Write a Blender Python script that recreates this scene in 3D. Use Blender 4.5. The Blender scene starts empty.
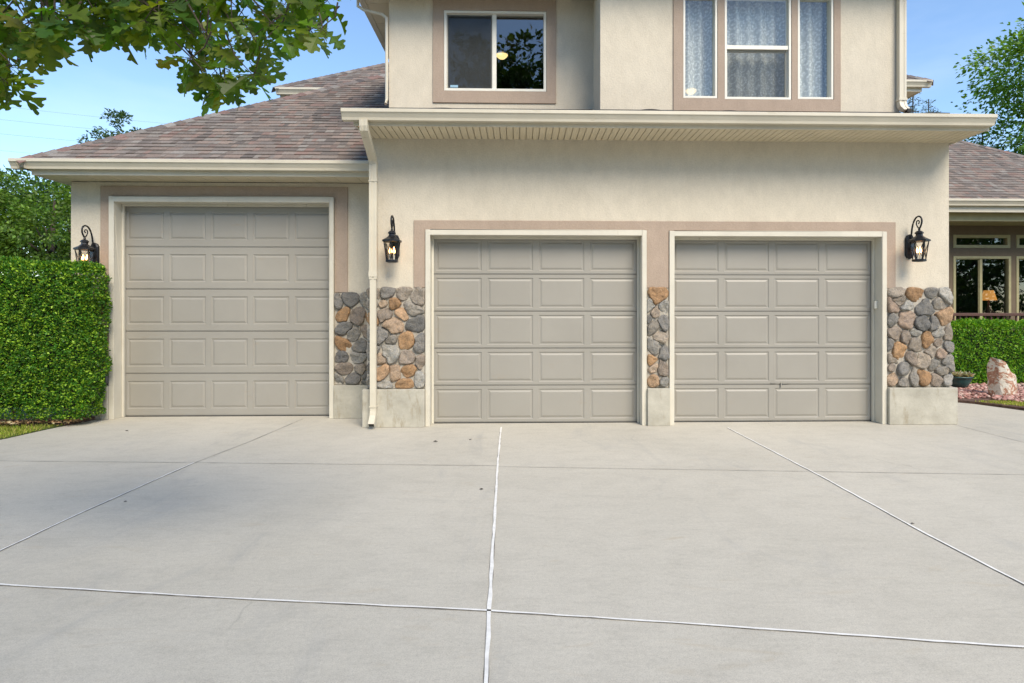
import bpy, bmesh, math, random
import numpy as np
from mathutils import Vector, Matrix, noise
random.seed(7); RNG = np.random.default_rng(11)
PI = math.pi
sc = bpy.context.scene
C = sc.collection

# ------------------------------------------------------------------ helpers
def wloc(p):
    v = Vector((0, 0, 0))
    while p is not None:
        v += p.location; p = p.parent
    return v

def tag(o, label=None, cat=None, group=None, kind=None):
    if label: o['label'] = label
    if cat: o['category'] = cat
    if group: o['group'] = group
    if kind: o['kind'] = kind
    return o

def empty(name, loc, label=None, cat=None, group=None):
    o = bpy.data.objects.new(name, None); C.objects.link(o); o.location = loc
    o.empty_display_size = 0.2
    return tag(o, label, cat, group)

class MB:
    def __init__(s): s.v = []; s.f = []; s.c = []
    def face(s, idx, col=None): s.f.append(tuple(idx)); s.c.append(col)
    def quad(s, a, b, c, d, col=None):
        n = len(s.v); s.v += [tuple(a), tuple(b), tuple(c), tuple(d)]; s.face((n, n+1, n+2, n+3), col)
    def box(s, x0, x1, y0, y1, z0, z1, col=None):
        n = len(s.v)
        s.v += [(x0,y0,z0),(x1,y0,z0),(x1,y1,z0),(x0,y1,z0),(x0,y0,z1),(x1,y0,z1),(x1,y1,z1),(x0,y1,z1)]
        for q in ((0,3,2,1),(4,5,6,7),(0,1,5,4),(1,2,6,5),(2,3,7,6),(3,0,4,7)):
            s.face([n+i for i in q], col)
    def obox(s, c, ax, ay, az, col=None):      # oriented box, half axes
        c = Vector(c); ax = Vector(ax); ay = Vector(ay); az = Vector(az); n = len(s.v)
        for sx, sy, sz in ((-1,-1,-1),(1,-1,-1),(1,1,-1),(-1,1,-1),(-1,-1,1),(1,-1,1),(1,1,1),(-1,1,1)):
            s.v.append(tuple(c + ax*sx + ay*sy + az*sz))
        for q in ((0,3,2,1),(4,5,6,7),(0,1,5,4),(1,2,6,5),(2,3,7,6),(3,0,4,7)):
            s.face([n+i for i in q], col)
    def sweep(s, path, prof, up=None, cap=True, col=None, scale=None):
        # prof: list of (a,b) in frame (side, up)
        P = [Vector(p) for p in path]; m = len(prof); n0 = len(s.v)
        for i, p in enumerate(P):
            d0 = (P[i]-P[i-1]).normalized() if i > 0 else None
            d1 = (P[i+1]-P[i]).normalized() if i < len(P)-1 else None
            t = (d0+d1).normalized() if d0 and d1 else (d0 or d1)
            k = 1.0
            if d0 and d1: k = 1/max(.35, t.dot(d1))
            if up is None:
                r = Vector((0,0,1)) if abs(t.z) < .9 else Vector((1,0,0))
                side = t.cross(r).normalized()
            else:
                side = Vector(up)          # constant side direction
            u = side.cross(t).normalized()
            sc_ = scale[i] if scale else 1.0
            for a, b in prof:
                s.v.append(tuple(p + side*a*sc_ + u*b*sc_*(k if up is not None else 1)))
        for i in range(len(P)-1):
            for j in range(m):
                a = n0+i*m+j; b = n0+i*m+(j+1) % m
                s.face((a, b, b+m, a+m), col)
        if cap:
            s.face([n0+j for j in range(m)][::-1], col)
            s.face([n0+(len(P)-1)*m+j for j in range(m)], col)
    def tube(s, path, r, n=8, col=None, cap=True, scale=None):
        s.sweep(path, [(r*math.cos(2*PI*k/n), r*math.sin(2*PI*k/n)) for k in range(n)], col=col, cap=cap, scale=scale)
    def lathe(s, c, prof, n=24, col=None):      # prof (r,z)
        n0 = len(s.v); c = Vector(c)
        for r, z in prof:
            for k in range(n):
                a = 2*PI*(k+.5)/n; s.v.append((c.x+r*math.cos(a), c.y+r*math.sin(a), c.z+z))
        for i in range(len(prof)-1):
            for k in range(n):
                a = n0+i*n+k; b = n0+i*n+(k+1) % n
                s.face((a, b, b+n, a+n), col)
    def wall(s, x0, x1, z0, z1, y0, y1, holes=(), col=None):
        xs = sorted({x0, x1, *[h[0] for h in holes], *[h[1] for h in holes]})
        zs = sorted({z0, z1, *[h[2] for h in holes], *[h[3] for h in holes]})
        xs = [x for x in xs if x0 <= x <= x1]; zs = [z for z in zs if z0 <= z <= z1]
        def solid(i, j):
            if i < 0 or j < 0 or i >= len(xs)-1 or j >= len(zs)-1: return False
            cx = (xs[i]+xs[i+1])/2; cz = (zs[j]+zs[j+1])/2
            return not any(h[0] < cx < h[1] and h[2] < cz < h[3] for h in holes)
        for i in range(len(xs)-1):
            for j in range(len(zs)-1):
                if not solid(i, j): continue
                a, b, c, d = xs[i], xs[i+1], zs[j], zs[j+1]
                s.quad((a,y0,c),(b,y0,c),(b,y0,d),(a,y0,d), col)
                s.quad((b,y1,c),(a,y1,c),(a,y1,d),(b,y1,d), col)
                if not solid(i-1, j): s.quad((a,y1,c),(a,y0,c),(a,y0,d),(a,y1,d), col)
                if not solid(i+1, j): s.quad((b,y0,c),(b,y1,c),(b,y1,d),(b,y0,d), col)
                if not solid(i, j-1): s.quad((a,y1,c),(b,y1,c),(b,y0,c),(a,y0,c), col)
                if not solid(i, j+1): s.quad((a,y0,d),(b,y0,d),(b,y1,d),(a,y1,d), col)
    def build(s, name, mat, parent=None, smooth=False, bevel=0, origin=None, weld=True):
        me = bpy.data.meshes.new(name)
        off = wloc(parent) if parent else Vector((0,0,0))
        org = Vector(origin) if origin is not None else off
        me.from_pydata([tuple(Vector(v)-org) for v in s.v], [], s.f)
        if any(c is not None for c in s.c):
            at = me.attributes.new('Col', 'FLOAT_COLOR', 'FACE')
            at.data.foreach_set('color', [x for c in s.c for x in ((*c, 1) if c is not None else (.5,.5,.5,1))])
        if weld:
            bm = bmesh.new(); bm.from_mesh(me); bmesh.ops.remove_doubles(bm, verts=bm.verts, dist=1e-5)
            bm.to_mesh(me); bm.free()
        me.materials.append(mat)
        if smooth: me.shade_smooth()
        o = bpy.data.objects.new(name, me); C.objects.link(o)
        o.location = org - off
        if parent: o.parent = parent
        if bevel:
            b = o.modifiers.new('bevel', 'BEVEL'); b.width = bevel; b.segments = 2; b.limit_method = 'ANGLE'; b.angle_limit = .7
        return o

def npmesh(name, V, F4, cols, mat, parent=None, origin=None):
    me = bpy.data.meshes.new(name)
    off = wloc(parent) if parent else Vector((0,0,0))
    org = np.array(origin if origin is not None else off)
    V = V - org
    k = F4.shape[1]
    me.vertices.add(len(V)); me.vertices.foreach_set('co', V.astype(np.float32).ravel())
    me.loops.add(F4.size); me.loops.foreach_set('vertex_index', F4.astype(np.int32).ravel())
    me.polygons.add(len(F4)); me.polygons.foreach_set('loop_start', np.arange(0, F4.size, k, dtype=np.int32))
    me.polygons.foreach_set('loop_total', np.full(len(F4), k, dtype=np.int32))
    me.update(calc_edges=True)
    at = me.attributes.new('Col', 'FLOAT_COLOR', 'FACE')
    at.data.foreach_set('color', np.c_[cols, np.ones(len(cols))].astype(np.float32).ravel())
    me.materials.append(mat)
    o = bpy.data.objects.new(name, me); C.objects.link(o)
    o.location = Vector(org) - off
    if parent: o.parent = parent
    return o

def unit(a): return a/np.maximum(1e-9, np.linalg.norm(a, axis=1, keepdims=True))

def leaf_quads(P, D, N, L, W):
    """rhombic leaves: P base, D direction, N normal, L length, W width."""
    n = len(P); D = unit(D); S = unit(np.cross(D, N)); Nn = np.cross(S, D)
    L = np.broadcast_to(L, n)[:, None]; W = np.broadcast_to(W, n)[:, None]
    a = P; b = P+D*L*.45+S*W*.5+Nn*W*.18; c = P+D*L-Nn*L*.08; d = P+D*L*.45-S*W*.5+Nn*W*.18
    V = np.stack([a, b, c, d], 1).reshape(-1, 3)
    F = np.arange(4*n).reshape(n, 4)
    return V, F

# ------------------------------------------------------------------ materials
def newmat(name):
    m = bpy.data.materials.new(name); m.use_nodes = True
    nt = m.node_tree; b = nt.nodes['Principled BSDF']
    return m, nt, b
def N(nt, t, **kw):
    n = nt.nodes.new(t)
    for k, v in kw.items():
        if k.startswith('i_'): n.inputs[k[2:].replace('_', ' ')].default_value = v
        else: setattr(n, k, v)
    return n
def ramp(nt, fac, stops):
    r = nt.nodes.new('ShaderNodeValToRGB'); e = r.color_ramp.elements
    while len(e) < len(stops): e.new(.5)
    for x, (p, c) in zip(e, stops): x.position = p; x.color = (*c, 1) if len(c) == 3 else c
    nt.links.new(fac, r.inputs[0]); return r.outputs[0]
def g(v): return (v, v, v)
def noise_n(nt, scale, detail=4, rough=.55, coord='Object', stretch=None, dist=0):
    tc = N(nt, 'ShaderNodeTexCoord'); n = N(nt, 'ShaderNodeTexNoise'); n.inputs['Scale'].default_value = scale
    n.inputs['Detail'].default_value = detail; n.inputs['Roughness'].default_value = rough; n.inputs['Distortion'].default_value = dist
    src = tc.outputs[coord]
    if stretch:
        mp = N(nt, 'ShaderNodeMapping'); mp.inputs['Scale'].default_value = stretch
        nt.links.new(src, mp.inputs[0]); src = mp.outputs[0]
    nt.links.new(src, n.inputs['Vector']); return n.outputs[0]
def mixc(nt, a, b, fac, mode='MIX'):
    m = N(nt, 'ShaderNodeMix', data_type='RGBA', blend_type=mode)
    for s, i in ((fac, 0), (a, 6), (b, 7)):
        if hasattr(s, 'node'): nt.links.new(s, m.inputs[i])
        elif i == 0: m.inputs[0].default_value = s
        else: m.inputs[i].default_value = (*s, 1)
    return m.outputs[2]
def bump(nt, b, h, strength=.3, dist=.01, prev=None):
    n = N(nt, 'ShaderNodeBump'); n.inputs['Strength'].default_value = strength; n.inputs['Distance'].default_value = dist
    nt.links.new(h, n.inputs['Height'])
    if prev is not None: nt.links.new(prev, n.inputs['Normal'])
    nt.links.new(n.outputs[0], b.inputs['Normal']); return n.outputs[0]
def plain(name, col, rough=.6, metal=0, var=.08, scale=6, bumps=None, dirt=None, stretch=None):
    m, nt, b = newmat(name)
    n = noise_n(nt, scale, 5, .6, stretch=stretch)
    lo = tuple(c*(1-var*1.6) for c in col); hi = tuple(min(1, c*(1+var*1.2)) for c in col)
    c = ramp(nt, n, [(.3, lo), (.7, hi)])
    if dirt:
        dn = noise_n(nt, dirt[1], 6, .7, stretch=dirt[2] if len(dirt) > 2 else None)
        f = ramp(nt, dn, [(dirt[3] if len(dirt) > 3 else .58, g(0)), ((dirt[3] if len(dirt) > 3 else .58)+.14, g(1))])
        c = mixc(nt, c, dirt[0], f)
    nt.links.new(c, b.inputs['Base Color'])
    b.inputs['Roughness'].default_value = rough; b.inputs['Metallic'].default_value = metal
    if bumps:
        bump(nt, b, noise_n(nt, bumps[0], 6, .65), bumps[1], bumps[2])
    return m
def attr_mat(name, rough=.6, var=.25, scale=30, translucent=0, bumps=None, spec=.5):
    m, nt, b = newmat(name)
    a = N(nt, 'ShaderNodeAttribute', attribute_name='Col')
    n = noise_n(nt, scale, 5, .65)
    k = ramp(nt, n, [(.25, g(1-var)), (.75, g(1+var))])
    c = mixc(nt, a.outputs['Color'], k, 1.0, 'MULTIPLY')
    nt.links.new(c, b.inputs['Base Color']); b.inputs['Roughness'].default_value = rough
    b.inputs['Specular IOR Level'].default_value = spec
    if bumps: bump(nt, b, noise_n(nt, bumps[0], 8, .7), bumps[1], bumps[2])
    if translucent:
        t = N(nt, 'ShaderNodeBsdfTranslucent'); mx = N(nt, 'ShaderNodeMixShader'); mx.inputs[0].default_value = translucent
        tcx = mixc(nt, c, (1.25, 1.3, .45), 1.0, 'MULTIPLY'); nt.links.new(tcx, t.inputs[0])
        nt.links.new(b.outputs[0], mx.inputs[1]); nt.links.new(t.outputs[0], mx.inputs[2])
        nt.links.new(mx.outputs[0], nt.nodes['Material Output'].inputs[0])
    return m

def stucco(name, col, col2=None):
    m, nt, b = newmat(name)
    big = noise_n(nt, .9, 6, .6); fine = noise_n(nt, 55, 4, .6); mid = noise_n(nt, 7, 5, .65, stretch=(1, 1, .55))
    c = ramp(nt, big, [(.3, tuple(x*.94 for x in col)), (.7, tuple(x*1.04 for x in col))])
    c = mixc(nt, c, ramp(nt, mid, [(.3, g(.93)), (.7, g(1.04))]), 1, 'MULTIPLY')
    c = mixc(nt, c, ramp(nt, fine, [(.3, g(.92)), (.7, g(1.05))]), 1, 'MULTIPLY')
    nt.links.new(c, b.inputs['Base Color']); b.inputs['Roughness'].default_value = .92
    b.inputs['Specular IOR Level'].default_value = .2
    p = bump(nt, b, fine, .55, .006); bump(nt, b, mid, .3, .02, p)
    return m

M = {}
M['stucco'] = stucco('stucco_cream', (.615, .556, .452))
M['stucco_tan'] = stucco('stucco_tan', (.40, .315, .25))
M['stucco_porch_shade'] = stucco('stucco_porch_shade', (.17, .13, .09))  # stucco darkened: the deep porch shade is put into its colour
M['trim'] = plain('painted_trim', (.60, .565, .475), .5, 0, .05, 3, (60, .12, .002), ((.33, .29, .2), 2.2, (6, 6, .8), .63))
M['metal_trim'] = plain('gutter_paint', (.60, .55, .44), .42, 0, .05, 2, None, ((.36, .31, .2), 3, (.8, 3, 5), .62))
M['soffit'] = plain('soffit_vinyl', (.66, .58, .42), .55, 0, .05, 3)
M['door'] = plain('garage_door_paint', (.305, .288, .253), .45, 0, .035, 1.2, (220, .06, .001), ((.31, .27, .215), 2.0, (1, 1, 3), .62))
M['white'] = plain('window_vinyl', (.72, .70, .62), .4, 0, .03, 4)
M['black_metal'] = plain('black_iron', (.022, .024, .028), .42, .6, .25, 30)
M['dark'] = plain('dark_rubber', (.02, .02, .02), .7)
M['room'] = plain('dim_interior', (.028, .026, .022), .9)  # near-black: the rooms' dimness is put into the wall colour
M['fascia_wood'] = plain('porch_beam_paint', (.36, .32, .17), .6)
M['rail'] = plain('railing_paint', (.10, .045, .034), .5, 0, .12, 8)
M['flash'] = plain('dark_flashing', (.05, .05, .05), .7, 0, .3, 12)
M['cable'] = plain('cable_rubber', (.03, .03, .035), .6)
M['shingle'] = attr_mat('asphalt_shingle', .95, .28, 40, bumps=(160, .6, .004), spec=.15)
def stonemat():
    m, nt, b = newmat('field_stone')
    a = N(nt, 'ShaderNodeAttribute', attribute_name='Col')
    c = mixc(nt, a.outputs['Color'], ramp(nt, noise_n(nt, 16, 6, .7), [(.28, (.62,.66,.72)), (.5, (1,1,1)), (.75, (1.28,1.2,1.1))]), 1, 'MULTIPLY')
    c = mixc(nt, c, ramp(nt, noise_n(nt, 75, 5, .75), [(.32, g(.58)), (.5, g(1.02)), (.72, g(1.3))]), 1, 'MULTIPLY')
    nt.links.new(c, b.inputs['Base Color']); b.inputs['Roughness'].default_value = .92; b.inputs['Specular IOR Level'].default_value = .2
    p = bump(nt, b, noise_n(nt, 24, 7, .7), 1.0, .03); bump(nt, b, noise_n(nt, 90, 4, .7), .8, .008, p); return m
M['stone'] = stonemat()
M['gravel'] = attr_mat('gravel_stone', .9, .2, 40)
M['leaf_oak'] = attr_mat('oak_leaf', .45, .22, 14, .6)
M['leaf_hedge'] = attr_mat('hedge_leaf', .5, .25, 5, .28, spec=.35)
M['leaf_tree'] = attr_mat('tree_leaf', .5, .2, 2, .35)
M['leaf_spruce'] = attr_mat('needle', .6, .2, 2, .1)
M['grass'] = attr_mat('grass_blade', .6, .15, 8, .3)
M['litter'] = attr_mat('dry_leaf', .8, .2, 20)
M['bark'] = plain('bark', (.085, .065, .05), .95, 0, .4, 9, (18, .9, .03), None, (1, 1, .25))
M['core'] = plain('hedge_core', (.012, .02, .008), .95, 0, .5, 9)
M['teal'] = plain('glazed_pot', (.03, .085, .085), .3, 0, .2, 8)

def mortar():
    m, nt, b = newmat('mortar')
    c = ramp(nt, noise_n(nt, 22, 6, .7), [(.3, (.33, .30, .25)), (.7, (.50, .46, .39))])
    nt.links.new(c, b.inputs['Base Color']); b.inputs['Roughness'].default_value = .95
    bump(nt, b, noise_n(nt, 60, 6, .7), .8, .01); return m
M['mortar'] = mortar()
def plinthmat():
    m, nt, b = newmat('foundation_concrete')
    c = ramp(nt, noise_n(nt, 3, 7, .7, stretch=(1, 1, 1.2)), [(.3, (.33, .31, .255)), (.68, (.50, .475, .40))])
    st = ramp(nt, noise_n(nt, 5, 6, .7, stretch=(2.2, 2.2, .6)), [(.55, g(0)), (.72, g(.8))])
    c = mixc(nt, c, (.27, .225, .15), st)
    nt.links.new(c, b.inputs['Base Color']); b.inputs['Roughness'].default_value = .9
    bump(nt, b, noise_n(nt, 30, 8, .7), .5, .008); return m
M['plinth'] = plinthmat()

def concrete():
    m, nt, b = newmat('driveway_concrete')
    base = ramp(nt, noise_n(nt, .45, 6, .6, dist=.6), [(.3, (.475, .447, .378)), (.7, (.55, .518, .442))])
    mott = ramp(nt, noise_n(nt, 4.5, 12, .78, stretch=(.7, 1.2, 1), dist=.3), [(.25, g(.85)), (.5, g(1.0)), (.8, g(1.06))])
    c = mixc(nt, base, mott, 1, 'MULTIPLY')
    # broom-swept faint streaks across the slabs and fine sand speckle
    br = ramp(nt, noise_n(nt, 14, 6, .7, stretch=(.35, 2.4, 1), dist=.8), [(.3, g(.95)), (.7, g(1.03))])
    c = mixc(nt, c, br, 1, 'MULTIPLY')
    sp = ramp(nt, noise_n(nt, 160, 3, .7), [(.28, g(.74)), (.5, g(1)), (.75, g(1.14))])
    c = mixc(nt, c, sp, 1, 'MULTIPLY')
    sp2 = ramp(nt, noise_n(nt, 38, 6, .75), [(.3, g(.88)), (.5, g(1)), (.72, g(1.07))]); c = mixc(nt, c, sp2, 1, 'MULTIPLY')
    # grey tyre and water marks
    w = ramp(nt, noise_n(nt, .9, 7, .72, stretch=(1.6, .5, 1), dist=1.2), [(.55, g(0)), (.72, g(.42))])
    c = mixc(nt, c, (.33, .325, .305), w)
    # rusty streaks
    r = ramp(nt, noise_n(nt, 1.7, 5, .6, stretch=(.7, 2.6, 1), dist=2.2), [(.62, g(0)), (.74, g(.42))])
    c = mixc(nt, c, (.43, .36, .255), r)
    # hairline cracks and aggregate pits
    tcv = N(nt, 'ShaderNodeTexCoord'); nd = N(nt, 'ShaderNodeMix', data_type='RGBA', blend_type='ADD'); nd.inputs[0].default_value = .35
    nz = N(nt, 'ShaderNodeTexNoise'); nz.inputs['Scale'].default_value = 1.6; nz.inputs['Detail'].default_value = 7
    nt.links.new(tcv.outputs['Object'], nz.inputs['Vector']); nt.links.new(tcv.outputs['Object'], nd.inputs[6]); nt.links.new(nz.outputs[1], nd.inputs[7])
    vc = N(nt, 'ShaderNodeTexVoronoi', feature='DISTANCE_TO_EDGE'); vc.inputs['Scale'].default_value = .55; nt.links.new(nd.outputs[2], vc.inputs['Vector'])
    ck = ramp(nt, vc.outputs['Distance'], [(0, g(.28)), (.0022, g(0))])
    gate = ramp(nt, noise_n(nt, .8, 3, .5), [(.58, g(0)), (.64, g(1))]); ck = mixc(nt, ck, gate, 1, 'MULTIPLY')
    c = mixc(nt, c, (.2, .19, .17), ck)
    d = ramp(nt, noise_n(nt, 55, 2, .5), [(.74, g(0)), (.78, g(.45))])
    c = mixc(nt, c, (.22, .21, .19), d)
    nt.links.new(c, b.inputs['Base Color'])
    rr = ramp(nt, noise_n(nt, 4, 5, .6), [(.3, g(.68)), (.7, g(.85))]); nt.links.new(rr, b.inputs['Roughness'])
    b.inputs['Specular IOR Level'].default_value = .3
    p = bump(nt, b, noise_n(nt, 210, 4, .7), .35, .0025)
    bump(nt, b, noise_n(nt, 26, 5, .6, stretch=(.4, 2, 1)), .25, .004, p)
    return m
M['concrete'] = concrete()
M['sealant'] = plain('white_joint_sealant', (.80, .79, .75), .6, 0, .08, 20, (60, .3, .004), ((.42, .40, .36), 11, (1, 1, 1), .64))
M['groove'] = plain('control_joint', (.20, .19, .17), .95, 0, .3, 12, None, ((.42, .40, .36), 5, (1, 1, 1), .5))
def groundmat():
    m, nt, b = newmat('lawn_soil')
    c = ramp(nt, noise_n(nt, 2.5, 8, .7), [(.3, (.05, .07, .018)), (.6, (.09, .12, .03)), (.8, (.14, .13, .06))])
    nt.links.new(c, b.inputs['Base Color']); b.inputs['Roughness'].default_value = .95
    bump(nt, b, noise_n(nt, 40, 6, .7), .6, .03); return m
M['ground'] = groundmat()
M['soil'] = plain('bed_soil', (.13, .075, .055), .95, 0, .35, 14, (50, .6, .02))

def glass(name, refl, tint=(1, 1, 1), mult=1.6):
    m, nt, b = newmat(name); nt.nodes.remove(b)
    t = N(nt, 'ShaderNodeBsdfTransparent'); t.inputs[0].default_value = (*tint, 1)
    gl = N(nt, 'ShaderNodeBsdfGlossy'); gl.inputs['Roughness'].default_value = .012; gl.inputs[0].default_value = (.95, .98, 1, 1)
    wv = N(nt, 'ShaderNodeBump'); wv.inputs['Strength'].default_value = .04; wv.inputs['Distance'].default_value = .02
    nt.links.new(noise_n(nt, 2.2, 2, .5), wv.inputs['Height']); nt.links.new(wv.outputs[0], gl.inputs['Normal'])
    lw = N(nt, 'ShaderNodeLayerWeight')          # Schlick curve of a thin double pane, the same from both sides
    pw = N(nt, 'ShaderNodeMath', operation='POWER'); pw.inputs[1].default_value = 5; nt.links.new(lw.outputs['Facing'], pw.inputs[0])
    ma = N(nt, 'ShaderNodeMath', operation='MULTIPLY_ADD'); ma.inputs[1].default_value = .9; ma.inputs[2].default_value = .04*mult+refl
    ma.use_clamp = True
    nt.links.new(pw.outputs[0], ma.inputs[0])
    mx = N(nt, 'ShaderNodeMixShader'); nt.links.new(ma.outputs[0], mx.inputs[0])
    nt.links.new(t.outputs[0], mx.inputs[1]); nt.links.new(gl.outputs[0], mx.inputs[2])
    nt.links.new(mx.outputs[0], nt.nodes['Material Output'].inputs[0]); return m
M['glass'] = glass('window_glass', .035, (.9, .94, .94), 1.4)
M['glass_low'] = glass('dark_window_glass', .07, (.6, .64, .6))
M['lantern_glass'] = glass('lantern_glass', .0, (.96, .95, .92), .5)
def screenmat(k=.62):
    m, nt, b = newmat('insect_screen'); b.inputs['Base Color'].default_value = (.028, .034, .035, 1); b.inputs['Roughness'].default_value = .7
    t = N(nt, 'ShaderNodeBsdfTransparent'); mx = N(nt, 'ShaderNodeMixShader'); mx.inputs[0].default_value = k
    nt.links.new(t.outputs[0], mx.inputs[1]); nt.links.new(b.outputs[0], mx.inputs[2]); nt.links.new(mx.outputs[0], nt.nodes['Material Output'].inputs[0]); return m
M['screen'] = screenmat(); M['screen_thin'] = screenmat(.4)
def lacemat():
    m, nt, b = newmat('lace'); b.inputs['Base Color'].default_value = (.72, .72, .69, 1); b.inputs['Roughness'].default_value = .9
    tc = N(nt, 'ShaderNodeTexCoord'); mp = N(nt, 'ShaderNodeMapping'); nt.links.new(tc.outputs['Object'], mp.inputs[0])
    mp.inputs['Scale'].default_value = (7.2, 0, 5.4)
    v = N(nt, 'ShaderNodeTexVoronoi', feature='F1'); v.inputs['Scale'].default_value = 1; v.inputs['Randomness'].default_value = .12
    nt.links.new(mp.outputs[0], v.inputs['Vector'])
    v2 = N(nt, 'ShaderNodeTexVoronoi', feature='F1'); v2.inputs['Scale'].default_value = 5; v2.inputs['Randomness'].default_value = .5
    nt.links.new(mp.outputs[0], v2.inputs['Vector'])
    a = ramp(nt, v.outputs['Distance'], [(.08, g(1)), (.16, g(.15)), (.25, g(.2)), (.31, g(1)), (.37, g(.9)), (.42, g(.1)), (.52, g(.2)), (.6, g(.95))])
    c = ramp(nt, v2.outputs['Distance'], [(.2, g(1)), (.5, g(0))])
    f = mixc(nt, a, c, .55)
    f2 = ramp(nt, f, [(.15, g(.6)), (.75, g(.96))])
    t = N(nt, 'ShaderNodeBsdfTransparent'); mx = N(nt, 'ShaderNodeMixShader'); nt.links.new(f2, mx.inputs[0])
    nt.links.new(t.outputs[0], mx.inputs[1]); nt.links.new(b.outputs[0], mx.inputs[2]); nt.links.new(mx.outputs[0], nt.nodes['Material Output'].inputs[0]); return m
M['lace'] = lacemat()
def emis(name, col, s):
    m, nt, b = newmat(name); b.inputs['Base Color'].default_value = (*col, 1)
    b.inputs['Emission Color'].default_value = (*col, 1); b.inputs['Emission Strength'].default_value = s; return m
M['bulb'] = emis('lit_bulb', (1, .50, .18), 6)
M['shade'] = emis('lit_lamp_shade', (1, .42, .10), .45)
M['dome'] = emis('lit_glass_dome', (1, .70, .32), 1.3)
def boulder_mat():
    m, nt, b = newmat('red_white_rock')
    n = noise_n(nt, 5.5, 6, .65, dist=1.0)
    c = ramp(nt, n, [(.47, (.68, .64, .55)), (.505, (.56, .42, .31)), (.525, (.36, .16, .10)), (.60, (.46, .27, .18)), (.635, (.68, .61, .51))])
    nt.links.new(c, b.inputs['Base Color']); b.inputs['Roughness'].default_value = .85
    bump(nt, b, noise_n(nt, 14, 8, .7), .9, .03); return m
M['boulder'] = boulder_mat()

# ------------------------------------------------------------------ setting: ground, driveway, joints
m = MB(); m.quad((-400,-400,-.03),(400,-400,-.03),(400,400,-.03),(-400,400,-.03)); tag(m.build('ground', M['ground']), kind='structure')
# driveway with its curved left edge and the walkway that leaves it on the right
edge = [(-7.6,-30),(-7.2,2.0),(-6.5,5.0),(-6.15,6.4),(-6.0,7.2),(-5.96,7.7),(-5.88,8.2),(-5.8,8.9)]
def slab(name, poly, z1=0.0, z0=-.14, mat='concrete'):
    n = len(poly); mm = MB(); mm.v = [(x,y,z1) for x,y in poly]+[(x,y,z0) for x,y in poly]
    mm.face(range(n)); mm.face(list(range(n,2*n))[::-1])
    for i in range(n): j = (i+1) % n; mm.face((j, i, i+n, j+n))
    return tag(mm.build(name, M[mat]), kind='structure')
slab('driveway', [(5.715,-30),(5.715,9.7)]+[( -5.8,9.7)]+edge[::-1])
slab('walkway', [(5.722,-30),(9.5,-30),(9.3,3),(8.6,6.6),(8.0,8.0),(7.62,8.75),(7.35,9.5),(7.1,9.78),(5.722,9.8)], -.001)
slab('planting_bed', [(5.8,9.82),(7.1,9.8),(7.38,9.52),(7.66,8.78),(8.04,8.02),(8.7,6.6),(16,6.6),(16,12.6),(5.8,12.6)], .035, -.1, 'soil')
slab('hedge_bed', [(-12,8.02),(-5.92,8.0),(-5.84,8.4),(-5.84,8.48),(-6.3,8.5),(-12,8.5)], .05, -.1, 'soil')
def strip(pts, w, z=.004, wob=.004, seg=.12):
    mm = MB(); P = []
    for (x0,y0),(x1,y1) in zip(pts, pts[1:]):
        k = max(1, int(math.hypot(x1-x0, y1-y0)/seg))
        P += [(x0+(x1-x0)*i/k, y0+(y1-y0)*i/k) for i in range(k)]
    P.append(pts[-1]); L = []
    for i, (x, y) in enumerate(P):
        a = P[max(0, i-1)]; b = P[min(len(P)-1, i+1)]; dx, dy = b[0]-a[0], b[1]-a[1]; l = math.hypot(dx, dy)
        nx, ny = -dy/l, dx/l; o = random.uniform(-wob, wob)*.6; h = w/2*random.uniform(.7, 1.25)
        L.append(((x+nx*(h+o), y+ny*(h+o), z), (x-nx*(h-o), y-ny*(h-o), z)))
    for (a, b), (c, d) in zip(L, L[1:]): mm.quad(a, b, d, c)
    return mm
for nm, pts, w in (('centre', [(-.235,7.72),(-.21,5.8),(-.15,3.0),(-.13,2.3),(-.1,-6)], .018),
                   ('left', [(-3.19,5.97),(-3.22,4.4),(-3.2,3.6),(-3.18,-6)], .013),
                   ('right', [(2.66,7.6),(2.71,5.3),(2.70,3.9),(2.73,3.1),(2.75,-6)], .017),
                   ('cross', [(-6.9,3.95),(-2.806,3.321),(-1.653,3.152),(-.165,2.965),(.85,2.805),(2.213,2.573),(5.7,2.0)], .013)):
    tag(strip(pts, w+.003, .0022, .003).build('driveway_joint', M['groove']), kind='structure')
    tag(strip(pts, w, .0055).build('driveway_joint', M['sealant']), kind='structure')
for pts in ([(-6.1,6.16),(-3.13,5.97),(-.21,5.775)], [(-3.18,5.97),(-3.08,6.9),(-3.0,8.4)], [(-.2,5.74),(1.69,5.573),(4.577,5.32),(5.71,5.22)], [(5.718,7.8),(5.718,2),(5.718,-4)]):
    tag(strip(pts, .007, .0045, .002).build('driveway_joint', M['groove']), kind='structure')

# ------------------------------------------------------------------ house
H = empty('house', (0, 10, 0), 'cream stucco house with three garage doors, stone piers and brown shingle roofs', 'house')
HOLE = [(-1.218,1.664,-.01,2.552),(1.964,4.857,-.01,2.546)]
w = MB(); w.wall(-1.95, 5.72, 0, 3.75, 7.84, 8.04, [(-1.218,1.664,0,2.552),(1.964,4.857,0,2.546)])
w.box(5.52, 5.72, 8.04, 13.6, 0, 3.75); w.box(-1.95, -1.75, 8.04, 8.5, 0, 3.75)
w.build('wall', M['stucco'], H)
w = MB(); w.wall(-6.22, -1.952, 0, 3.29, 8.5, 8.7, [(-5.669,-2.591,0,3.085)]); w.box(-6.22, -6.02, 8.7, 17, 0, 3.29)
w.build('wall', M['stucco'], H)
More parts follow.
